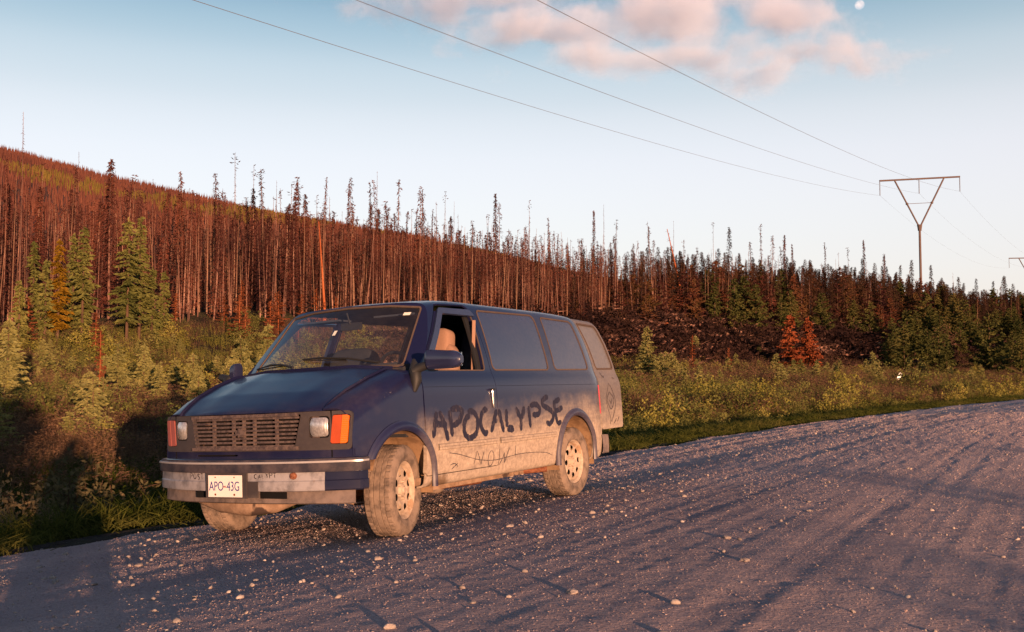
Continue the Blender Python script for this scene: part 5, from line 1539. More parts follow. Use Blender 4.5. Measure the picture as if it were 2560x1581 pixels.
for px, py, e, kind, wide, lab in STAND_OUT:
    x, y = spot(px, e); h = top_height(px, py, x, y)
    tr, cr_, h0 = BURNT[kind]
    k = h / h0
    tree_thing('burnt_spruce', tr, cr_, x, y, k * wide * 0.9 + 0.1, rng.uniform(0, 6), lab, 'dead tree', 'burnt spruces of the forest', sz=k)
    taken.append((x, y))
# two leaning snags with scorched red trunks
for (px0, py0, px1, py1, e, r, lab) in ((777, 735, 759, 530, 39, 0.11, 'bare orange snag leaning left in front of the burnt forest'), (1640, 715, 1597, 548, 40, 0.12, 'leaning reddish snag in the right-hand forest')):
    x, y = spot(px0, e); zb = float(gz(x, y)); h = top_height(px0, py1, x, y)
    dx = (px1 - px0) / FD * y
    z = np.linspace(-0.3, h, 8)
    t = empty('leaning_snag', (x, y, zb))
    mesh_ob('trunk', np_mesh('trunk', [trunk_vf(np.stack([dx * np.clip(z / h, 0, 1) ** 1.15, 0 * z, z], -1), np.linspace(r, 0.03, 8), 6)], BARK_RED, True), t)
    zz = rng.uniform(0.2, 1, 70) * h; A = np.stack([dx * (zz / h) ** 1.15, 0 * zz, zz], -1); a = rng.uniform(0, 6.28, 70)
    mesh_ob('crown', np_mesh('crown', [spikes(A, A + np.stack([np.cos(a) * .3, np.sin(a) * .3, -0.12 + 0 * a], -1), 0.03)], TWIG_BURNT), t)
    tag(t, lab, 'dead tree', 'leaning snags')
# --- living spruces at the foot of the burnt slope, left
GREEN = [
 (195, 540, 37, 1.00, 0, 'full green spruce, right-hand tip of the pair with the widest crown'),
 (172, 558, 38, 0.85, 0, 'green spruce standing close behind the left side of the widest one'),
 (137, 572, 37, 0.75, 1, 'yellowing spruce with orange-tinged needles left of the green pair'),
 (76, 575, 40, 0.55, 0, 'narrow green spruce left of the yellowing one'),
 (106, 622, 37, 0.55, 0, 'short green spruce between the narrow and the yellowing one'),
 (302, 520, 36, 1.10, 0, 'large open green spruce with layered boughs right of the shaggy dead tree'),
 (332, 518, 37, 0.75, 0, 'green spruce leaning against the right of the large open one'),
 (362, 640, 37, 0.55, 0, 'small dull green spruce right of the large open pair'),
 (391, 648, 37, 0.52, 0, 'small bushy-topped green spruce, rightmost of the living ones'),
 (45, 672, 35, 0.7, 0, 'low green spruce at the left end of the living row'),
]
for i, (px, py, e, w, kind, lab) in enumerate(GREEN):
    x, y = spot(px, e); h = top_height(px, py, x, y)
    parts = spruce_crown(h, 0.085 * h * w + 0.20, 0.14 if i not in (5, 6) else 0.22, 0.26, 0.33, 0.30, 1.15, 0.32, 0.72, bare=0.12 if i in (5, 6, 3) else 0.04)
    tree_thing('green_spruce', spruce_trunk(h, 0.10, BARK_LIVE), np_mesh('crown', parts, NEEDLE_YELLOW if kind else NEEDLE_GREEN), x, y, 1.0, rng.uniform(0, 6), lab, 'spruce', 'living spruces in front of the burnt forest')
    taken.append((x, y))

# --- the crowd of dead trees: nearest ones single, the depths as one mass
def clear_of(x, y, r):
    if not taken: return np.ones(len(x), bool)
    T = np.array(taken)
    return (np.hypot(x[:, None] - T[:, 0], y[:, None] - T[:, 1]) > r).all(1)
n = 5200
s = rng.uniform(-12, 175, n); e = 39.5 + rng.random(n) ** 1.5 * 22
e = e + 4.0 * fbm(s * 0.05, s * 0 + 1, 77, 3)
x, y = se_xy(s, e)
px_ = 1224 + FD * x / np.maximum(y, 1)
ok = in_view(x, y, 1.03, 0) & clear_of(x, y, 0.7)
# a gap where burnt ground lies open is left at the foot of the slope; few stand in front of the living spruces
ok &= ~((px_ < 420) & (e < 41))
x, y, e, s = x[ok], y[ok], e[ok], s[ok]
# the 270 that show largest: nearest first, thinned so that no two share a spot
order = np.argsort(np.hypot(x, y) * (1 + 0.012 * (e - 40)) + rng.uniform(0, 22, len(x)))
chosen = []
for i in order:
    if len(chosen) >= 262: break
    if all(math.hypot(x[i] - x[j], y[i] - y[j]) > 0.55 for j in chosen[-60:]): chosen.append(i)
LABELS = ['bare fire-killed spruce pole in the burnt forest', 'fire-killed spruce with tufted tip in the burnt forest', 'shaggy fire-killed spruce in the burnt forest']
GROUPS = ['bare poles of the burnt forest', 'tufted dead spruces of the burnt forest', 'shaggy dead spruces of the burnt forest']
def forest_h(px, e_):
    """height of the ordinary dead trees: tall on the left, low young growth to the right"""
    return np.interp(px, [0, 500, 900, 1250, 1600, 2000, 2450], [8.2, 7.6, 7.0, 6.4, 6.0, 6.2, 4.6])
for i in chosen:
    px = 1224 + FD * x[i] / y[i]
    u = rng.random()
    fam = 0 if u < 0.40 else (1 if u < 0.78 else 2)
    kind = random.choice((POLE, TUFT, FUZZ)[fam]); tr, cr_, h0 = BURNT[kind]
    h = float(forest_h(px, e[i])) * rng.uniform(0.62, 1.10) * (1.18 if rng.random() < 0.10 and fam < 2 and px > 450 else 1)
    broken = rng.random() < 0.13
    if broken:
        tr, cr_, h0 = BURNT[random.choice(POLE)]; h *= rng.uniform(0.35, 0.7)
    k = h / h0
    tree_thing('burnt_spruce', tr, cr_, x[i], y[i], (0.45 + 0.55 * k if fam < 2 else 0.3 + 0.6 * k) * rng.uniform(0.75, 1.35), rng.uniform(0, 6.28), 'broken dead spruce stub in the burnt forest' if broken else LABELS[fam], 'dead tree', 'broken stubs of the burnt forest' if broken else GROUPS[fam], sz=k, lean=(rng.normal(0, 0.026 + 0.05 * broken), rng.normal(0, 0.026 + 0.05 * broken)))
rest = np.setdiff1d(np.arange(len(x)), np.array(chosen))
x2, y2, e2 = x[rest], y[rest], e[rest]
n = 5600
s3_ = rng.uniform(-30, 330, n); e3 = rng.uniform(48, 175, n)
xb, yb = se_xy(s3_, e3)
ok = in_view(xb, yb, 1.06, 2)
x2 = np.r_[x2, xb[ok]]; y2 = np.r_[y2, yb[ok]]
px2 = 1224 + FD * x2 / y2
h2 = forest_h(px2, 50) * rng.uniform(0.55, 1.05, len(x2)) * np.where((rng.random(len(x2)) < 0.05) & (px2 > 450), 1.35, 1)
sc = np.stack([0.5 + 0.05 * h2, 0.5 + 0.05 * h2, h2 / 10], -1)
rot = zrot(len(x2)); rot[:, :2] = rng.normal(0, 0.032, (len(x2), 2))
scatter('burnt_forest', BURNT_LOW + DARK_LOW, np.stack([x2, y2, gz(x2, y2) - 0.1], -1), rot, sc, np.where(rng.random(len(x2)) < np.interp(px2, [1350, 1600, 1900, 2100], [0.0, 0.25, 0.6, 0.7]), rng.integers(9, 12, len(x2)), rng.integers(0, 9, len(x2))), 'depths of the burnt forest, crowded reddish brown dead trees', 'forest')

# --- hillside cover
HT = []
def far_tree(h, w, m):
    mb = MB(); mb.tube([(0, 0, -1), (0, 0, h * .4), (0, 0, h)], [w, w * .7, 0.05], 4, cap=False)
    return mb.mesh('far_tree', m)
HILL_A = leaf_mat('hill_trees_red', [(0.35, (0.066, 0.031, 0.028)), (0.55, (0.125, 0.055, 0.042)), (0.7, (0.18, 0.082, 0.050))], 0.010, 0.05, 0)
HILL_B = leaf_mat('hill_trees_green', [(0.35, (0.085, 0.066, 0.026)), (0.65, (0.145, 0.110, 0.040))], 0.010, 0.05, 0)
HT = [far_tree(10, 0.9, HILL_A), far_tree(13, 0.8, HILL_A), far_tree(8, 1.3, HILL_A), far_tree(9, 1.5, HILL_B), far_tree(7, 1.8, HILL_B)]
n = 26000
px = rng.uniform(-40, 1900, n); d = 420 + 1900 * rng.random(n) ** 0.62
d[:3000] = rng.uniform(2200, 2360, 3000)
z = hill_z(px, d); x = (px - 1224) / FD * d
top = np.interp(px, [r[0] for r in RIDGE], [r[1] for r in RIDGE])
ypx = 756 - FD * np.tan(np.arctan2(z - HC, d) - R_(3.0))
band = np.interp(px, [0, 400, 800, 1000], [58, 46, 10, 4]) + 10 * fbm(px * 0.01, d * 0.002, 41)
green = np.abs(ypx - top - band) < np.interp(px, [0, 500, 1000], [17, 13, 9]) * (1 + 1.2 * fbm(px * 0.02, px * 0, 43))
idx = np.where(green & (rng.random(n) < 0.75), rng.integers(3, 5, n), rng.integers(0, 3, n))
sv = rng.uniform(0.7, 1.35, n)
scatter('hill_forest', HT, np.stack([x, d, z - 0.5], -1), zrot(n), s3(sv), idx, 'far hillside covered in rusty burnt trees with a greener band', 'forest')

# --- roadside growth: young conifers, shrubs
YOUNG = []
for i in range(5):
    h = 2.2; parts = spruce_crown(h, (0.62, 0.5, 0.72, 0.58, 0.66)[i], 0.03, 0.13, 0.10, 0.17, 1.1, 0.25, 0.8)
    YOUNG.append((spruce_trunk(h, 0.03, BARK_LIVE), np_mesh('crown', parts, NEEDLE_YOUNG), h))
PINE = []
for i in range(4):
    h = 4.0; parts = spruce_crown(h, (0.95, 1.15, 0.85, 1.05)[i], 0.05, 0.24, -0.22, 0.27, 0.95, 0.3, 0.8)
    PINE.append((spruce_trunk(h, 0.05, BARK_LIVE), np_mesh('crown', parts, NEEDLE_PINE), h))
PINE_R = [(t_, np_mesh('crown', spruce_crown(4.0, 0.9 + 0.15 * i, 0.06, 0.26, -0.15, 0.24, 0.8, 0.3, 0.8, bare=0.2), RUST), 4.0) for i, (t_, c_, h_) in enumerate(PINE[:3])]
PINE_B = [(t_, np_mesh('crown', spruce_crown(4.0, 0.8, 0.06, 0.26, -0.1, 0.22, 0.8, 0.3, 0.8, bare=0.3), TWIG_BURNT), 4.0) for t_, c_, h_ in PINE[:2]]
RED = [(spruce_trunk(2.6, 0.03, BARK_RED), np_mesh('crown', spruce_crown(2.6, 0.42 + 0.1 * i, 0.08, 0.17, 0.05, 0.15, 0.8, 0.3, 0.8, bare=0.25), TWIG_RED), 2.6) for i in range(3)]
RED_FULL = [(spruce_trunk(2.6, 0.04, BARK_RED), np_mesh('crown', spruce_crown(2.6, 0.62 + 0.08 * i, 0.05, 0.15, 0.05, 0.20, 1.1, 0.25, 0.8), TWIG_SCORCH), 2.6) for i in range(2)]
def put(name, lib, x, y, h, lab, cat, group, wide=1.0):
    tr, cr_, h0 = random.choice(lib)
    tree_thing(name, tr, cr_, x, y, h / h0 * wide, rng.uniform(0, 6.28), lab, cat, group, sz=h / h0)
    taken.append((x, y))
# particular ones
for px, py, e, lib, nm, w, lab, cat in [
 (462, 842, 17, YOUNG, 'young_spruce', 1.2, 'pale bushy young spruce just left of the van windscreen base', 'spruce'),
 (283, 815, 20, YOUNG, 'young_spruce', 1.0, 'pale young spruce left of centre in the lit shrub belt', 'spruce'),
 (575, 800, 19, YOUNG, 'young_spruce', 1.0, 'tall pale young spruce against the dark forest by the windscreen', 'spruce'),
 (20, 760, 22, YOUNG, 'young_spruce', 1.0, 'young spruce with a pointed top at the far left edge', 'spruce'),
 (640, 770, 26, YOUNG, 'young_spruce', 0.9, 'young spruce poking up behind the top of the windscreen', 'spruce'),
 (345, 820, 20, YOUNG, 'young_spruce', 1.0, 'young spruce right of the red-stemmed sapling', 'spruce'),
 (240, 790, 17, RED, 'red_sapling', 0.6, 'thin red dead sapling standing alone in the lit shrub belt', 'dead sapling'),
 (1890, 752, 28, RED_FULL, 'red_sapling', 1.0, 'rust-red dead young conifer at the foot of the burnt bank, left of a pair', 'dead sapling'),
 (1932, 758, 28, RED_FULL, 'red_sapling', 0.85, 'rust-red dead young conifer at the foot of the burnt bank, right of a pair', 'dead sapling'),
 (1548, 780, 22, YOUNG, 'young_spruce', 1.0, 'bright young spruce just right of the open rear door', 'spruce'),
 (1655, 800, 25, RED, 'red_sapling', 0.6, 'slender red dead sapling on the lower bank', 'dead sapling'),
 (1742, 830, 22, RED, 'red_sapling', 0.6, 'narrow reddish sapling rising from the shrubs', 'dead sapling'),
 (2365, 745, 24, PINE, 'pine_sapling', 1.1, 'broad young pine standing forward near the right edge', 'pine'),
 (2262, 800, 21, PINE, 'pine_sapling', 1.0, 'small dark pine left of the broad forward one', 'pine'),
 (2085, 838, 20, YOUNG, 'young_spruce', 0.8, 'small spruce tip above the shrubs near the white marker post', 'spruce'),
 (2440, 800, 20, PINE, 'pine_sapling', 1.0, 'young pine cut by the right edge', 'pine'),
]:
    x, y = spot(px, e); put(nm, lib, x, y, max(0.6, top_height(px, py, x, y)), lab, cat, None, w)
# loose crowds
def crowd(n, e0, e1, s0, s1, pick, minr, margin=1.04):
    s = rng.uniform(s0, s1, n * 12); e = rng.uniform(e0, e1, n * 12)
    x, y = se_xy(s, e)
    ok = in_view(x, y, margin, 0.5)
    if pick is not None: ok &= pick(1224 + FD * x / np.maximum(y, 1), e, s)
    out = []
    for a, b, c, d in zip(x[ok], y[ok], e[ok], s[ok]):
        if all((a - t[0]) ** 2 + (b - t[1]) ** 2 > minr * minr for t in taken[-400:]):
            out.append((a, b, c, d)); taken.append((a, b))
            if len(out) >= n: break
    return out
for a, b, e, s in crowd(95, 10, 36, -5, 45, lambda p, e, s: p < 900, 0.9):
    put('young_spruce', YOUNG, a, b, rng.uniform(0.9, 1.9) * np.interp(e, [10, 24, 36], [0.85, 0.8, 0.6]), 'pale young spruce in the lit roadside growth left of the van', 'spruce', 'young spruces left of the van', 1.15)
for a, b, e, s in crowd(48, 12, 33, 20, 95, lambda p, e, s: p > 1400, 1.1):
    put('young_spruce', YOUNG, a, b, rng.uniform(1.0, 2.1), 'small young spruce in the roadside growth right of the van', 'spruce', 'young spruces right of the van', 1.1)
for a, b, e, s in crowd(26, 34, 42, 0, 50, lambda p, e, s: p < 1000, 0.9):
    put('red_sapling', RED, a, b, rng.uniform(1.2, 2.6), 'scorched red sapling at the foot of the burnt forest, left', 'dead sapling', 'scorched saplings on the left', 1.0)
for a, b, e, s in crowd(120, 38.5, 47, 40, 150, lambda p, e, s: (p > 1330) & (p < 2250), 0.85):
    put('red_pine', PINE_R if rng.random() < 0.55 else PINE_B, a, b, rng.uniform(1.8, 3.4) * np.interp(1224 + FD * a / b, [1350, 1650, 2000], [0.75, 1.45, 1.7]), 'rusty scorched young pine in front of the right-hand forest', 'dead pine', 'rusty young pines on the right', 1.15)
for a, b, e, s in crowd(40, 37, 48, 60, 190, lambda p, e, s: p > 1650, 1.0):
    put('pine_sapling', PINE, a, b, rng.uniform(3.0, 5.2), 'green young pine on the crest of the right-hand bank', 'pine', 'green young pines on the right', 1.15)
for a, b, e, s in crowd(44, 24, 46, 60, 210, lambda p, e, s: p > 2120, 1.05):
    put('pine_sapling', PINE, a, b, rng.uniform(2.6, 5.2), 'dark green young pine in the thicket at the right edge', 'pine', 'pine thicket at the right edge', 1.2)

SHR = {}
SHR['gold'] = [shrub_parts(1.25, 1.5, 980, 0.085, 13) for _ in range(4)]
SHR['olive'] = [shrub_parts(1.15, 1.5, 1000, 0.078, 14) for _ in range(4)]
SHR['purple'] = [shrub_parts(0.95, 1.3, 640, 0.055, 16) for _ in range(3)]
SHR['silver'] = [shrub_parts(1.2, 1.7, 900, 0.085, 16, 1.4) for _ in range(2)]
SHR['dark'] = [shrub_parts(0.9, 1.5, 900, 0.075, 14) for _ in range(3)]
LMAT = dict(gold=LEAF_GOLD, olive=LEAF_OLIVE, purple=LEAF_PURPLE, silver=LEAF_SILVER, dark=LEAF_DARK)
for k, v in SHR.items():
    SHR[k] = [(np_mesh('leaves', p[0], LMAT[k]), np_mesh('stems', p[1], STEM_M)) for p in v]
def shrub(kind, x, y, h, lab, group=None, wide=1.0, nm='shrub'):
    lv, stm = random.choice(SHR[kind])
    t = empty(nm, (x, y, float(gz(x, y)) - 0.03)); k = h / 1.1
    t.rotation_euler = (0, 0, rng.uniform(0, 6.28)); t.scale = (k * wide, k * wide, k)
    mesh_ob('stems', stm, t); mesh_ob('leaves', lv, t)
    taken.append((x, y))
    return tag(t, lab, 'shrub', group)
for px, py, e, kind, w, lab in [
 (225, 1085, 2.7, 'silver', 1.0, 'silvery willow shrub with pale leaf tips in the shaded ditch left of the bumper'),
 (165, 1120, 2.2, 'silver', 0.9, 'low silvery shrub on the left flank of the ditch willow'),
 (45, 1140, 1.9, 'silver', 0.8, 'small pale-tipped shrub at the far left of the ditch'),
 (60, 1200, 1.2, 'dark', 1.1, 'low dark green bush at the road edge, far left'),
 (1625, 935, 8.5, 'gold', 0.9, 'golden shrub catching the sun right of the open rear door'),
 (1680, 960, 8.0, 'gold', 0.9, 'lower golden shrub beside the brightest one'),
 (1900, 905, 8, 'olive', 1.2, 'wide olive shrub between the golden ones and the marker post'),
 (2180, 860, 9, 'olive', 1.2, 'tall olive shrub next to the white marker post'),
 (2010, 930, 6, 'olive', 1.0, 'low olive shrub by the shaded road edge'),
 (2260, 900, 7, 'olive', 1.0, 'olive shrub right of the white marker post'),
]:
    x, y = spot(px, e); shrub(kind, x, y, max(0.5, top_height(px, py, x, y)), lab, None, w)
for a, b, e, s in crowd(50, 9.5, 30, -8, 50, lambda p, e, s: p < 900, 0.75):
    u = rng.random(); k = 'gold' if u < 0.55 else 'olive'
    shrub(k, a, b, rng.uniform(0.8, 1.4) * np.interp(e, [10, 24, 36], [0.95, 0.85, 0.8]), {'gold': 'yellow-green leafy shrub in the lit growth left of the van', 'olive': 'olive leafy shrub in the lit growth left of the van'}[k], 'leafy shrubs left of the van, ' + k)
for a, b, e, s in crowd(40, 26, 38, -8, 50, lambda p, e, s: p < 900, 0.9):
    k = 'olive' if rng.random() < 0.6 else 'gold'
    shrub(k, a, b, rng.uniform(0.9, 1.5), {'gold': 'yellow-green leafy shrub in the lit growth left of the van', 'olive': 'olive leafy shrub in the lit growth left of the van'}[k], 'leafy shrubs left of the van, ' + k, 1.2)
for a, b, e, s in crowd(20, 5.5, 16, 0, 26, lambda p, e, s: p < 700, 0.8):
    shrub('purple', a, b, rng.uniform(0.6, 1.1), 'dull reddish shrub in the shaded growth left of the van', 'reddish shrubs left of the van', 1.15)
for a, b, e, s in crowd(26, 1.2, 6, 1, 16, lambda p, e, s: p < 480, 0.55):
    shrub('dark', a, b, rng.uniform(0.35, 0.8), 'dark green bush in the shaded ditch left of the van', 'dark bushes in the left ditch', 1.1)
for a, b, e, s in crowd(72, 4.0, 30, 12, 110, lambda p, e, s: p > 1380, 0.9):
    k = 'gold' if rng.random() < 0.25 else 'olive'
    shrub(k, a, b, rng.uniform(0.85, 1.6) * np.interp(e, [4, 12, 28], [0.95, 0.95, 0.75]), {'gold': 'yellow-green leafy shrub in the verge right of the van', 'olive': 'olive leafy shrub in the verge right of the van'}[k], 'leafy shrubs right of the van, ' + k)
for a, b, e, s in crowd(44, 5.0, 30, 12, 110, lambda p, e, s: p > 1380, 0.9):
    shrub('purple', a, b, rng.uniform(1.0, 1.9), 'dull reddish shrub in the verge right of the van', 'reddish shrubs right of the van', 1.3)
for a, b, e, s in crowd(36, 2.6, 9, 13, 70, lambda p, e, s: p > 1400, 0.7):
    k = 'gold' if rng.random() < 0.5 else 'olive'
    shrub(k, a, b, rng.uniform(0.7, 1.3) * np.interp(e, [2.6, 5], [0.75, 1.25]), {'gold': 'yellow-green leafy shrub close to the road edge', 'olive': 'olive leafy shrub close to the road edge'}[k], 'leafy shrubs at the road edge, ' + k)
# the broad reddish leafless bush near the right end of the forest
x, y = spot(2255, 33)
shrub('purple', x, y, 4.0, 'tall reddish leafless bush in front of the pine thicket', None, 0.8)

# --- ground cover
WEEDS = [np_mesh('weeds', stalks_parts(26, 0.75, 0.9), LEAF_PURPLE), np_mesh('weeds', stalks_parts(26, 0.7, 0.9), LEAF_OLIVE), np_mesh('weeds', stalks_parts(24, 0.6, 0.9), LEAF_GOLD), np_mesh('weeds', shrub_parts(0.5, 1.0, 200, 0.07, 7)[0], LEAF_OLIVE), np_mesh('weeds', stalks_parts(26, 0.6, 0.9), LEAF_DARK)]
n = 30000
s = -12 + 150 * rng.random(n) ** 1.25; e = 1.6 + 37 * rng.random(n) ** 0.9
x, y = se_xy(s, e); ok = in_view(x, y, 1.08, 1.5) & ((e < 31) | (1224 + FD * x / np.maximum(y, 1) < 1000))
x, y, e, s = x[ok][:11000], y[ok][:11000], e[ok][:11000], s[ok][:11000]
px_ = 1224 + FD * x / y
u = rng.random(len(x)) + 1.3 * fbm(x * 0.10, y * 0.10, 51) - 0.10
idx = np.where(e < 4.5, np.where(u < 0.4, 4, 1), np.where(u < 0.45, 0, np.where(u < 0.72, 1, np.where(u < 0.9, 2, 3))))
sv = rng.uniform(0.5, 1.1, len(x)) * np.interp(e, [1.5, 5, 12, 30], [0.45, 0.85, 1.0, 1.05]) * np.where(px_ > 1380, 1.35, 1.0)
scatter('undergrowth', WEEDS, np.stack([x, y, gz(x, y) - 0.02], -1), zrot(len(x)), s3(sv), idx, 'knee-high weeds, fireweed and low scrub of the roadside', 'undergrowth')
GR = [np_mesh('grass', grass_parts(60, 0.34, 0.5), GRASS_M), np_mesh('grass', grass_parts(50, 0.5, 0.5, 0.25), GRASS_M), np_mesh('grass', grass_parts(70, 0.16, 0.45, 0.5), GRASS_M), np_mesh('grass', grass_parts(60, 0.30, 0.5), LEAF_DARK)]
n = 40000
s = -4 + 120 * rng.random(n) ** 1.5; e = -0.55 + 8 * rng.random(n) ** 1.25
x, y = se_xy(s, e); ok = in_view(x, y, 1.08, 1.0) & ((e > 0.25) | (fbm(s * 0.8, e * 0.6, 61) > 0.05 - 0.2 * e))
x, y, e, s = x[ok][:9000], y[ok][:9000], e[ok][:9000], s[ok][:9000]
idx = np.where(e < 0.6, 2, np.where(rng.random(len(x)) < 0.3, 3, np.where(e > 2.5, 1, 0)))
zz = np.maximum(gz(x, y), np.where(e < 0.3, road_z(*xy2sc(x, y)) - 0.14, -99))
scatter('grass', GR, np.stack([x, y, zz - 0.01], -1), zrot(len(x)), s3(rng.uniform(0.6, 1.2, len(x))), idx, 'green grass along the road edge and in the ditch', 'grass')

# charred brush and litter on the bank
DEBRIS = []
for i in range(4):
    k_ = 90
    A_ = np.stack([rng.normal(0, .7, k_), rng.normal(0, .7, k_), rng.uniform(0, .12, k_)], -1)
    B_ = A_ + np.stack([rng.normal(0, .5, k_), rng.normal(0, .5, k_), np.abs(rng.normal(0, .22, k_))], -1)
    C_ = np.stack([rng.normal(0, .8, 60), rng.normal(0, .8, 60), rng.uniform(0, .25, 60)], -1)
    DEBRIS.append(np_mesh('debris', [spikes(A_, B_, 0.05), diamonds(C_, unit(rng.normal(0, 1, (60, 3))), 0.3, 0.16)], (CHAR, CHAR, BARK_BURNT, CHAR)[i]))
n = 9000
s = rng.uniform(15, 150, n); e = rng.uniform(27, 43, n)
x, y = se_xy(s, e); ok = in_view(x, y, 1.05, 1) & (1224 + FD * x / np.maximum(y, 1) > 900)
x, y = x[ok], y[ok]
scatter('burnt_brush', DEBRIS, np.stack([x, y, gz(x, y) - 0.02], -1), zrot(len(x)), s3(rng.uniform(0.5, 1.3, len(x))), np.where(rng.random(len(x)) < 0.12, 2, rng.choice([0, 1, 3], len(x))), 'charred brush, stumps and litter covering the burnt bank', 'burnt brush')
# --- fallen logs on the burnt bank
LOG = []
for i in range(3):
    L = 2.6 + i; mb = MB(); z = np.linspace(-L / 2, L / 2, 6)
    mb.tube(np.stack([z, 0.05 * np.sin(z * 1.7 + i), 0.03 * np.cos(z * 2)], -1), np.linspace(0.10, 0.05, 6), 7)
    LOG.append(mb.mesh('log', (BARK_PALE, BARK_BURNT, BARK_RED)[i], True))
for a, b, e, s in crowd(46, 30.5, 41.5, 22, 120, lambda p, e, s: (p > 950) & (p < 2300), 0.8):
    k = random.randrange(3)
    z0 = float(gz(a, b))
    o = mesh_ob('fallen_log', LOG[k], loc=(a, b, z0 + 0.10))
    o.rotation_euler = (0, rng.normal(0, 0.18), rng.uniform(0, 3.14)); o.scale = (rng.uniform(0.35, 0.8),) * 3
    tag(o, ['pale fallen trunk lying on the burnt bank', 'charred fallen trunk lying on the burnt bank', 'reddish fallen trunk lying on the burnt bank'][k], 'log', ['pale fallen trunks', 'charred fallen trunks', 'reddish fallen trunks'][k])

# --- white marker post leaning in the verge
x, y = spot(2136, 11.5); z0 = float(gz(x, y))
h = top_height(2143, 889, x, y)
t = empty('marker_post', (x, y, z0)); t.rotation_euler = (0, 0.30, 0)
mb = MB(); mb.box((0, 0, h / 2), (0.05, 0.03, h)); mb.build('post', simple('post_grey', (0.35, 0.33, 0.32), 0.7), t)
mb = MB(); mb.add([(-.10, -.02, h - .42), (.10, -.02, h - .42), (.12, -.02, h - .05), (.05, -.02, h + .03), (-.10, -.02, h - .12), (-.10, -.012, h - .42), (.10, -.012, h - .42), (.12, -.012, h - .05), (.05, -.012, h + .03), (-.10, -.012, h - .12)],
    [(0, 1, 2, 3, 4), (9, 8, 7, 6, 5), (0, 5, 6, 1), (1, 6, 7, 2), (2, 7, 8, 3), (3, 8, 9, 4), (4, 9, 5, 0)])
mb.build('plate', simple('plate_white', (0.75, 0.75, 0.76), 0.5), t)
tag(t, 'small white leaning marker standing among the verge shrubs on the right', 'marker')

# ------------------------------------------------------------------ power line
STEEL = simple('weathered_steel', (0.085, 0.060, 0.055), 0.7, 0.3, 0.0, 0.25, 2)
INSUL = simple('insulator_grey', (0.13, 0.12, 0.13), 0.5, 0.4)
WIREM = simple('wire_grey', (0.10, 0.095, 0.10), 0.6, 0.4)
def pylon(px_post, px_l, px_r, y_l, y_r, d, y_fork, lab, y_base=None):
    """V-headed steel pylon facing the line; built to real size at distance d"""
    k = d / FD
    q = (px_post - 1224) * k
    def Z(px, py): return HC + d * elev_tan(px, py)
    zf = Z(px_post, y_fork); zl, zr = Z(px_l, y_l), Z(px_r, y_r)
    x0, x1 = (px_l - 1224) * k, (px_r - 1224) * k
    base = float(gz(q, d))
    t = empty('power_pylon', (q, d, base))
    P = lambda x, z, y=0: (x - q, y, z - base)
    def beam(a, b, r0, r1=None, n=8):
        mb = MB(); mb.tube([a, ((np.array(a) + np.array(b)) / 2), b], np.linspace(r0, r1 or r0, 3), n); return mb
    w = (x1 - x0)
    beam(P(q, base - 0.3), P(q, zf), 0.25, 0.20).build('post', STEEL, t, smooth=True, angle=40)
    lerp = lambda f: (x0 + w * f, zl + (zr - zl) * f)
    al, ar = lerp(0.185), lerp(0.805)
    for a in (al, ar): beam(P(q, zf), P(*a), 0.14).build('arm', STEEL, t, smooth=True, angle=40)
    mb = MB(); mb.tube([P(q, zf - 0.5), P(q, zf + 0.5)], [0.30, 0.45], 8); mb.build('fork_plate', STEEL, t)
    beam(P(x0, zl), P(x1, zr), 0.15).build('crossarm', STEEL, t, smooth=True, angle=40)
    f = 0.50
    bl = (q + (al[0] - q) * f, zf + (al[1] - zf) * f); br = (q + (ar[0] - q) * f, zf + (ar[1] - zf) * f)
    beam(P(*bl), P(*br), 0.04).build('brace', STEEL, t)
    for b in (bl, br):
        mb = MB(); mb.lathe([(0, -.25), (.22, -.12), (.22, .12), (0, .25)], 10, 'z', P(*b)); mb.build('brace_joint', STEEL, t, smooth=True, angle=40)
    ends = []
    for fr in (0.003, 0.49, 0.997):
        a = lerp(fr); L = 0.175 * w
        mb = MB(); n = 12
        mb.lathe([(0.03 if i % 2 else 0.10, -L * i / (2 * n)) for i in range(2 * n + 1)], 8, 'z', P(a[0], a[1] - 0.1)); mb.build('insulator', INSUL, t)
        ends.append(np.array([a[0], d, a[1] - 0.1 - L]))
    tag(t, lab, 'pylon', 'power pylons')
    return ends
E1 = pylon(2204.5, 2110, 2304, 433, 423, 165, 545, 'large V-headed power pylon rising behind the trees on the right')
E2 = pylon(2480, 2417, 2545, 618, 616, 300, 690, 'distant power pylon cut by the right edge, only part of its head in view')
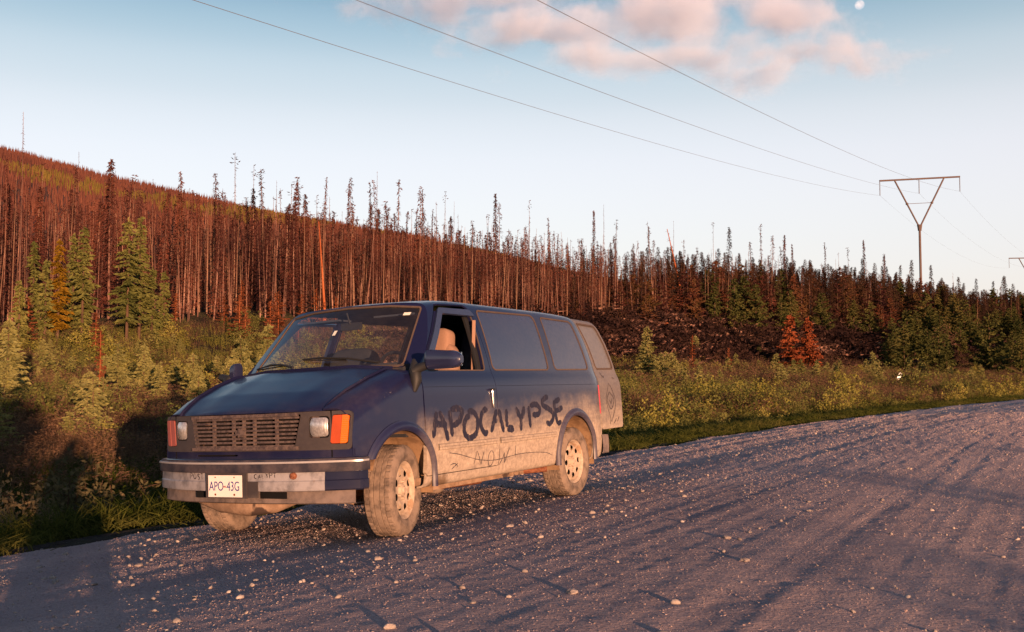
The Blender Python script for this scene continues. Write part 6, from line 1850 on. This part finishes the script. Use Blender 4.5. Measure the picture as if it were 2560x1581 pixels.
# conductors: from beyond the left of the camera to the pylon, on to the next one
SEEN = [[(480, 0), (960, 166), (1360, 290), (1700, 374)], [(868, 0), (1340, 192), (1750, 333), (2000, 410)], [(1290, 0), (1640, 180), (1960, 333), (2150, 412)]]
LABW = ['lowest of the three power lines, reaching farthest left', 'middle one of the three power lines', 'topmost of the three power lines, ending on the right of the pylon']
for w_i in range(3):
    a = E1[w_i]
    s1, c1 = xy2sc(a[0], a[1])
    S_, Z_s = [s1], [a[2]]
    for px, py in SEEN[w_i]:
        q = (px - 1224) / FD
        dd = c1 / (q * CV[0] + CV[1])
        if dd < 0: continue
        S_.append(float(xy2sc(q * dd, dd)[0])); Z_s.append(HC + dd * elev_tan(px, py))
    S_, Z_s = np.array(S_), np.array(Z_s)
    # sagging curve through the pylon end, fitted to the line's run
    A = np.stack([(S_ - s1) ** 2, (S_ - s1)], -1); co = np.linalg.lstsq(A, Z_s - a[2], rcond=None)[0]
    ss = np.linspace(-60, s1, 60); zz = a[2] + co[0] * (ss - s1) ** 2 + co[1] * (ss - s1)
    X, Y = sc2xy(ss, np.full_like(ss, c1))
    b = E2[w_i]
    tt = np.linspace(0, 1, 30)[1:]
    P2 = a + (b - a) * tt[:, None]; P2[:, 2] -= 14 * tt * (1 - tt)
    pts = np.vstack([np.stack([X, Y, zz], -1), P2])
    rad = np.full(len(pts), 0.017)
    mb = MB(); mb.tube(pts, np.r_[np.full(len(ss), 0.012), np.full(len(tt), 0.007)], 5); o = mb.build('power_line', WIREM)
    tag(o, LABW[w_i], 'power line', 'three power lines')

# ------------------------------------------------------------------ loose stones and gravel
def rock(n_sub=1):
    import bmesh
    bm = bmesh.new(); bmesh.ops.create_icosphere(bm, subdivisions=n_sub, radius=1.0)
    k = rng.uniform(0.65, 1.25, 3); k[2] *= 0.72
    for v in bm.verts:
        d = v.co.normalized(); f = 1 + rng.normal(0, 0.13)
        v.co = Vector((d.x * k[0] * f, d.y * k[1] * f, d.z * k[2] * f))
    me = bpy.data.meshes.new('stone'); bm.to_mesh(me); bm.free()
    return me
m = NT('stone')
p = m.pos()
oi = m.n('ShaderNodeObjectInfo').outputs['Random']
f = m.math('ADD', m.math('MULTIPLY', m.noise(p, 14, 2), 0.75), m.math('MULTIPLY', m.noise(p, 120, 3), 0.25))
m.principled(m.ramp(f, [(0.30, (0.12, 0.097, 0.09)), (0.45, (0.21, 0.175, 0.158)), (0.58, (0.30, 0.25, 0.22)), (0.72, (0.42, 0.36, 0.32))]), 0.85, 0.2)
STONE_M = m.mat
ROCKS = []
for i in range(8):
    r_ = rock(2 if i < 4 else 1); r_.materials.append(STONE_M)
    r_.polygons.foreach_set('use_smooth', [i % 2 == 0] * len(r_.polygons)); ROCKS.append(r_)
n = 90000
s = 2.0 + 42 * rng.random(n) ** 1.9; c = rng.uniform(EDGE_L - 0.25, 0.6, n) + curve(s)
x, y = sc2xy(s, c); ok = in_view(x, y, 1.03, 0.3)
clump = fbm(s * 0.5, (c - curve(s)) * 1.6, 91, 3) + 0.55 * np.exp(-((c - curve(s) + 4.6) / 1.3) ** 2)
ok &= rng.random(n) < np.clip(0.28 + 1.3 * clump, 0.05, 1)
x, y, s, c = x[ok][:9000], y[ok][:9000], s[ok][:9000], c[ok][:9000]
r = 0.0026 * (1 - rng.random(len(x))) ** -0.50
r = np.clip(r, 0.0026, 0.016) * np.interp(y, [4, 10, 30], [1.0, 1.2, 1.7])
rot = rng.uniform(0, 6.28, (len(x), 3)); rot[:, :2] *= 0.12
scatter('gravel', ROCKS, np.stack([x, y, road_surface(s, c) + r * 0.25], -1), rot, np.stack([r * rng.uniform(.8, 1.2, len(r)), r, r], -1), rng.integers(0, 8, len(x)), 'loose gravel strewn over the road', 'gravel')
# the close-packed small grit that makes up the surface itself
n = 560000
s = 2.2 + 30 * rng.random(n) ** 1.7; c = rng.uniform(EDGE_L - 0.35, 0.4, n) + curve(s)
x, y = sc2xy(s, c); ok = in_view(x, y, 1.02, 0.2)
ok &= rng.random(n) < np.interp(c - curve(s), [-4.6, -3.0], [1.0, 0.45])
x, y, s, c = x[ok][:200000], y[ok][:200000], s[ok][:200000], c[ok][:200000]
r = rng.uniform(0.0036, 0.0070, len(x)) * np.interp(y, [4, 8, 16, 32], [0.85, 1.1, 1.8, 2.6])
GRIT = [q.copy() for q in ROCKS[4:]]
for q in GRIT: q.materials.clear(); q.materials.append(ROAD_M); q.polygons.foreach_set('use_smooth', [False] * len(q.polygons))
rot = rng.uniform(0, 6.28, (len(x), 3)); rot[:, :2] *= 0.2
scatter('grit', GRIT, np.stack([x, y, road_surface(s, c) - r * 0.42], -1), rot, np.stack([r * rng.uniform(.8, 1.4, len(r)), r, r * rng.uniform(.6, 1.1, len(r))], -1), rng.integers(0, 4, len(x)), 'close-packed fine grit of the road surface', 'grit')
# the larger stones one by one
k = 0
while k < 64:
    s_ = 3.2 + 9 * random.random() ** 1.3; c_ = random.uniform(EDGE_L + 0.3, -1.2)
    X, Y = sc2xy(s_, c_)
    if not in_view(np.array(X), np.array(Y), 0.98, -0.1): continue
    if abs(s_ - 7) < 2.6 and abs(c_ + 5.1) < 1.0: continue
    if c_ > -2.5 and random.random() < 0.6: continue
    rr = random.uniform(0.013, 0.026)
    o = mesh_ob('stone', ROCKS[k % 4], loc=(X, Y, float(road_surface(np.array(s_), np.array(c_))) + rr * 0.3))
    o.scale = (rr * random.uniform(.9, 1.3), rr, rr * .9); o.rotation_euler = (0, 0, random.uniform(0, 6.28))
    tag(o, 'rounded pale stone lying loose on the gravel road', 'stone', 'larger loose stones on the road'); k += 1

# ------------------------------------------------------------------ moon
m = NT('moon_surface')
f = m.noise(m.coord('Object'), 0.022, 4, 0.6)
c_ = m.ramp(f, [(0.35, (0.05, 0.048, 0.05)), (0.6, (0.12, 0.115, 0.115))])
df = m.n('ShaderNodeBsdfDiffuse'); m.put(df.inputs[0], c_)
tr = m.n('ShaderNodeBsdfTransparent')
ad = m.n('ShaderNodeAddShader'); m.t.links.new(df.outputs[0], ad.inputs[0]); m.t.links.new(tr.outputs[0], ad.inputs[1])
m.surf(ad.outputs[0])                              # the bright evening air in front of it adds to its own light
D = 12000
mb = MB()
nn = 24
mb.lathe([(56 * math.sin(math.pi * i / nn), -56 * math.cos(math.pi * i / nn)) for i in range(nn + 1)], 40, 'z')
o = mb.build('moon', m.mat, smooth=True)
o.location = ((2070 - 1224) / FD * D, D, HC + D * elev_tan(2070, 12))
tag(o, 'pale gibbous moon high in the evening sky at the right', 'moon')
# ------------------------------------------------------------------ the far side of the road: what throws the long shadows
# the person taking the picture, crouching behind the camera
gzp = float(road_surface(*[np.array(v) for v in xy2sc(0.0, -0.3)]))
pm = bpy.data.meshes.new('person')
J = [(0, -.34, .52, .155), (0, -.32, .68, .165), (0, -.27, .86, .18), (0, -.235, .99, .10), (0, -.215, 1.06, .065), (0, -.20, 1.16, .105), (0, -.19, 1.27, .10),
     (.20, -.26, .93, .075), (.29, -.16, .78, .055), (.13, -.045, 1.14, .036), (.075, -.05, 1.20, .042),
     (-.20, -.26, .93, .075), (-.29, -.16, .78, .055), (-.13, -.045, 1.14, .036), (-.075, -.05, 1.20, .042),
     (.12, -.33, .46, .125), (.20, .02, .50, .085), (.20, -.20, .10, .055), (.20, -.05, .05, .05),
     (-.12, -.33, .46, .125), (-.20, -.10, .13, .085), (-.19, -.46, .09, .06), (-.19, -.52, .05, .05)]
E_ = [(0, 1), (1, 2), (2, 3), (3, 4), (4, 5), (5, 6), (2, 7), (7, 8), (8, 9), (9, 10), (2, 11), (11, 12), (12, 13), (13, 14), (0, 15), (15, 16), (16, 17), (17, 18), (0, 19), (19, 20), (20, 21), (21, 22)]
k_ = (HC - gzp) / 1.24
pm.from_pydata([(a, b, c * k_) for a, b, c, r in J], E_, [])
po = mesh_ob('person', pm, loc=(0, -0.06, gzp))
sk = po.modifiers.new('skin', 'SKIN')
lay = pm.skin_vertices[0] if pm.skin_vertices else None
if lay is None:
    import bmesh
    bm = bmesh.new(); bm.from_mesh(pm); bm.verts.layers.skin.verify(); bm.to_mesh(pm); bm.free(); lay = pm.skin_vertices[0]
for v, (a, b, c, r) in zip(lay.data, J): v.radius = (r, r)
lay.data[0].use_root = True
ss_ = po.modifiers.new('smooth', 'SUBSURF'); ss_.levels = 2; ss_.render_levels = 2
pm.materials.append(simple('dark_jacket', (0.05, 0.06, 0.08), 0.85, 0.1))
tag(po, 'person crouching with a camera on the road, throwing the head-and-shoulders shadow', 'person')
mb = MB(); mb.box((0, -0.075, HC), (0.13, 0.05, 0.075)); mb.lathe([(0.0, .0), (.026, .0), (.028, -.03), (.028, -.05)], 16, 'y', (0, -0.03, HC))
tag(mb.build('hand_camera', RUBBER), 'small black film camera held up by the crouching person', 'camera')
# trees across the road
HD = np.array([math.sin(SUN_AZ), math.cos(SUN_AZ)])            # towards the sun, along the ground
SIDE = np.array([HD[1], -HD[0]])
def shade_tree(x0, y0, dist, h_shadow, h_add=0.0, w=1.0, lib=None):
    """a spruce `dist` metres up-sun of the place it shades, tall enough to shade it up to h_shadow"""
    x, y = x0 + HD[0] * dist, y0 + HD[1] * dist
    g = float(gz(x, y))
    h = h_shadow + dist * math.tan(R_(SUN_EL)) - g + h_add
    tr, cr_, h0 = random.choice(lib or PINE)
    return tree_thing('roadside_spruce', tr, cr_, x, y, h / h0 * w, rng.uniform(0, 6), 'dense spruce across the road, its shadow falling over the verge', 'spruce', 'spruces across the road', sz=h / h0)
SHADES = [(x0, y0, d, h, w) for x0, y0, d, h, w in zip(np.linspace(-15.5, -6.3, 15), [19, 16, 18, 15, 17, 14.5, 16, 14, 15.5, 13.5, 15, 13, 14, 12.5, 12], [36, 31, 34, 30, 33, 28, 31, 27, 30, 26, 29, 25, 28, 25, 24], [1.3, 1.15, 1.25, 1.1, 1.2, 1.05, 1.1, 1.0, 1.1, 0.95, 1.05, 0.85, 0.95, 0.75, 0.6], [1.3] * 15)]
for a in SHADES: shade_tree(a[0], a[1], a[2], a[3] + 0.42, 0.25, a[4])

def shade_bush(x0, y0, dist, h_shadow, width):
    x, y = x0 + HD[0] * dist, y0 + HD[1] * dist
    h = h_shadow + dist * math.tan(R_(SUN_EL)) - float(gz(x, y))
    for k in (0, 1, 2, 3):
        lv, stm = random.choice(SHR['dark'])
        t = empty('alder_bush', (x + HD[0] * k * 0.8, y + HD[1] * k * 0.8, float(gz(x, y)) - 0.05)); t.rotation_euler = (0, 0, rng.uniform(0, 6.28)); t.scale = (width / 1.05, width / 1.05, h / 0.92)
        mesh_ob('stems', stm, t); mesh_ob('leaves', lv, t)
        tag(t, 'dense alder bush across the road, its shadow striping the gravel', 'bush', 'alder bushes across the road')
for a in [(3.0, 12.3, 34, 0.50, 1.5), (1.0, 7.9, 30, 0.34, 0.9), (1.8, 7.9, 31, 0.36, 0.9), (6.6, 17.5, 36, 0.45, 1.6), (-1.3, 4.8, 20, 0.30, 1.4), (-2.4, 5.3, 20, 0.32, 1.4), (-3.4, 6.2, 22, 0.36, 1.3)]: shade_bush(*a)
# ------------------------------------------------------------------ say of each plant what it stands beside
def beside(px, table):
    for lim, ph in table:
        if px < lim: return ph
    return table[-1][1]
SKYLINE = [(60, 'by the tallest bare pole at the far left'), (125, 'right of the tallest bare pole'), (215, 'behind the green spruce pair'), (290, 'behind the tall shaggy dead tree'), (345, 'behind the large open green spruce'), (405, 'behind the rightmost small green spruces'), (450, 'around the broad shaggy brown spruce'), (520, 'right of the broad shaggy brown spruce'), (580, 'around the tall slim twiggy spruce'), (640, 'by the forked-looking pole'), (690, 'by the pole with a single tuft'), (740, 'around the thick column over the windscreen'), (800, 'beside the bare orange snag'), (865, 'right of the bare orange snag'), (920, 'around the needle-thin highest pole'), (980, 'around the leaning knob-tipped tree'), (1040, 'above the front end of the van roof'), (1100, 'around the twin-tipped slim tree'), (1160, 'above the driver door'), (1225, 'around the stout flat-topped column'), (1290, 'above the forward side window'), (1370, 'above the rear side window'), (1440, 'around the dark thick-tipped tree'), (1500, 'above the open rear door'), (1570, 'left of the leaning reddish snag'), (1650, 'around the leaning reddish snag'), (1740, 'right of the leaning reddish snag'), (1850, 'behind the first rusty young pines'), (1930, 'around the dense dark spire'), (2030, 'between the dense spire and the pylon'), (2160, 'just left of the pylon post'), (2260, 'around the pylon post'), (9999, 'right of the pylon post')]
LEFT = [(60, 'at the far left edge'), (130, 'below the yellowing spruce'), (215, 'below the green spruce pair'), (270, 'around the lone red sapling'), (345, 'below the large open green spruce'), (420, 'below the small green spruces'), (500, 'around the pale bushy spruce by the bonnet'), (570, 'just left of the windscreen'), (640, 'above the left end of the windscreen'), (9999, 'behind the van windscreen')]
RIGHT = [(1500, 'directly beside the open rear door'), (1600, 'right of the open rear door'), (1700, 'around the brightest golden shrub'), (1800, 'left of the red conifer pair'), (1880, 'just left of the red conifer pair'), (1960, 'below the red conifer pair'), (2050, 'right of the red conifer pair'), (2110, 'left of the white marker'), (2180, 'around the white marker'), (2260, 'right of the white marker'), (2340, 'left of the broad forward pine'), (2400, 'around the broad forward pine'), (9999, 'at the right edge')]
bpy.context.view_layer.update()
for o in list(scene.objects):
    if o.parent or 'group' not in o or o.get('kind'): continue
    g = o['group']; x, y, z = o.location
    if y < 2: continue
    px = 1224 + FD * x / y; e = float(edge_dist(x, y)); L = o['label']
    if 'burnt forest' in L and 'in the' in L:
        row = 'front row ' if e < 42.5 else ('' if e < 47 else 'rear row ')
        o['label'] = row + L.replace(' in the crowded burnt forest', '').replace(' in the burnt forest', '') + ' ' + beside(px, SKYLINE)
    elif g in ('rusty young pines on the right', 'green young pines on the right', 'pine thicket at the right edge'):
        base = {'rusty young pines on the right': 'rusty scorched young pine', 'green young pines on the right': 'green young pine on the bank crest', 'pine thicket at the right edge': 'dark green young pine of the thicket'}[g]
        h = o.scale[2] * 4
        o['label'] = ('tall ' if h > 4.2 else ('short ' if h < 2.8 else 'mid-height ')) + base + ', ' + beside(px, SKYLINE if px < 2250 else RIGHT)
    elif g.startswith(('young spruces left', 'leafy shrubs left', 'reddish shrubs left', 'scorched saplings', 'dark bushes')):
        base = L.replace(' in the lit roadside growth left of the van', '').replace(' in the lit growth left of the van', '').replace(' in the shaded growth left of the van', '').replace(' at the foot of the burnt forest, left', '').replace(' in the shaded ditch left of the van', '')
        o['label'] = base + (' near the ditch, ' if e < 16 else (' halfway to the forest, ' if e < 26 else ' close to the forest foot, ')) + beside(px, LEFT)
    elif g.startswith(('young spruces right', 'leafy shrubs right', 'reddish shrubs right', 'leafy shrubs at')):
        base = L.replace(' in the roadside growth right of the van', '').replace(' in the verge right of the van', '').replace(' close to the road edge', '')
        o['label'] = base + ((' beside the gravel, ' if g.startswith('leafy shrubs at') else ' at the road edge, ') if e < 7 else ((' just off the gravel, ' if g.startswith('leafy shrubs at') else ' mid-verge, ') if e < 18 else ' below the burnt bank, ')) + beside(px, RIGHT)
    elif g.endswith('fallen trunks'):
        o['label'] = L + ', ' + (beside(px, RIGHT) if px > 1380 else 'seen above the van roof')
    elif g == 'larger loose stones on the road':
        s_, c_ = xy2sc(x, y)
        o['label'] = L.replace(' lying loose on the gravel road', '') + (' near the van front wheel' if math.hypot(x + 1, y - 7.3) < 1.6 else (' at the bottom left of the road' if x < -0.9 else (' below the van bumper on the road' if x < -0.1 else (' on the road right of the van front' if x < 1.2 else ' on the open road at the right'))))
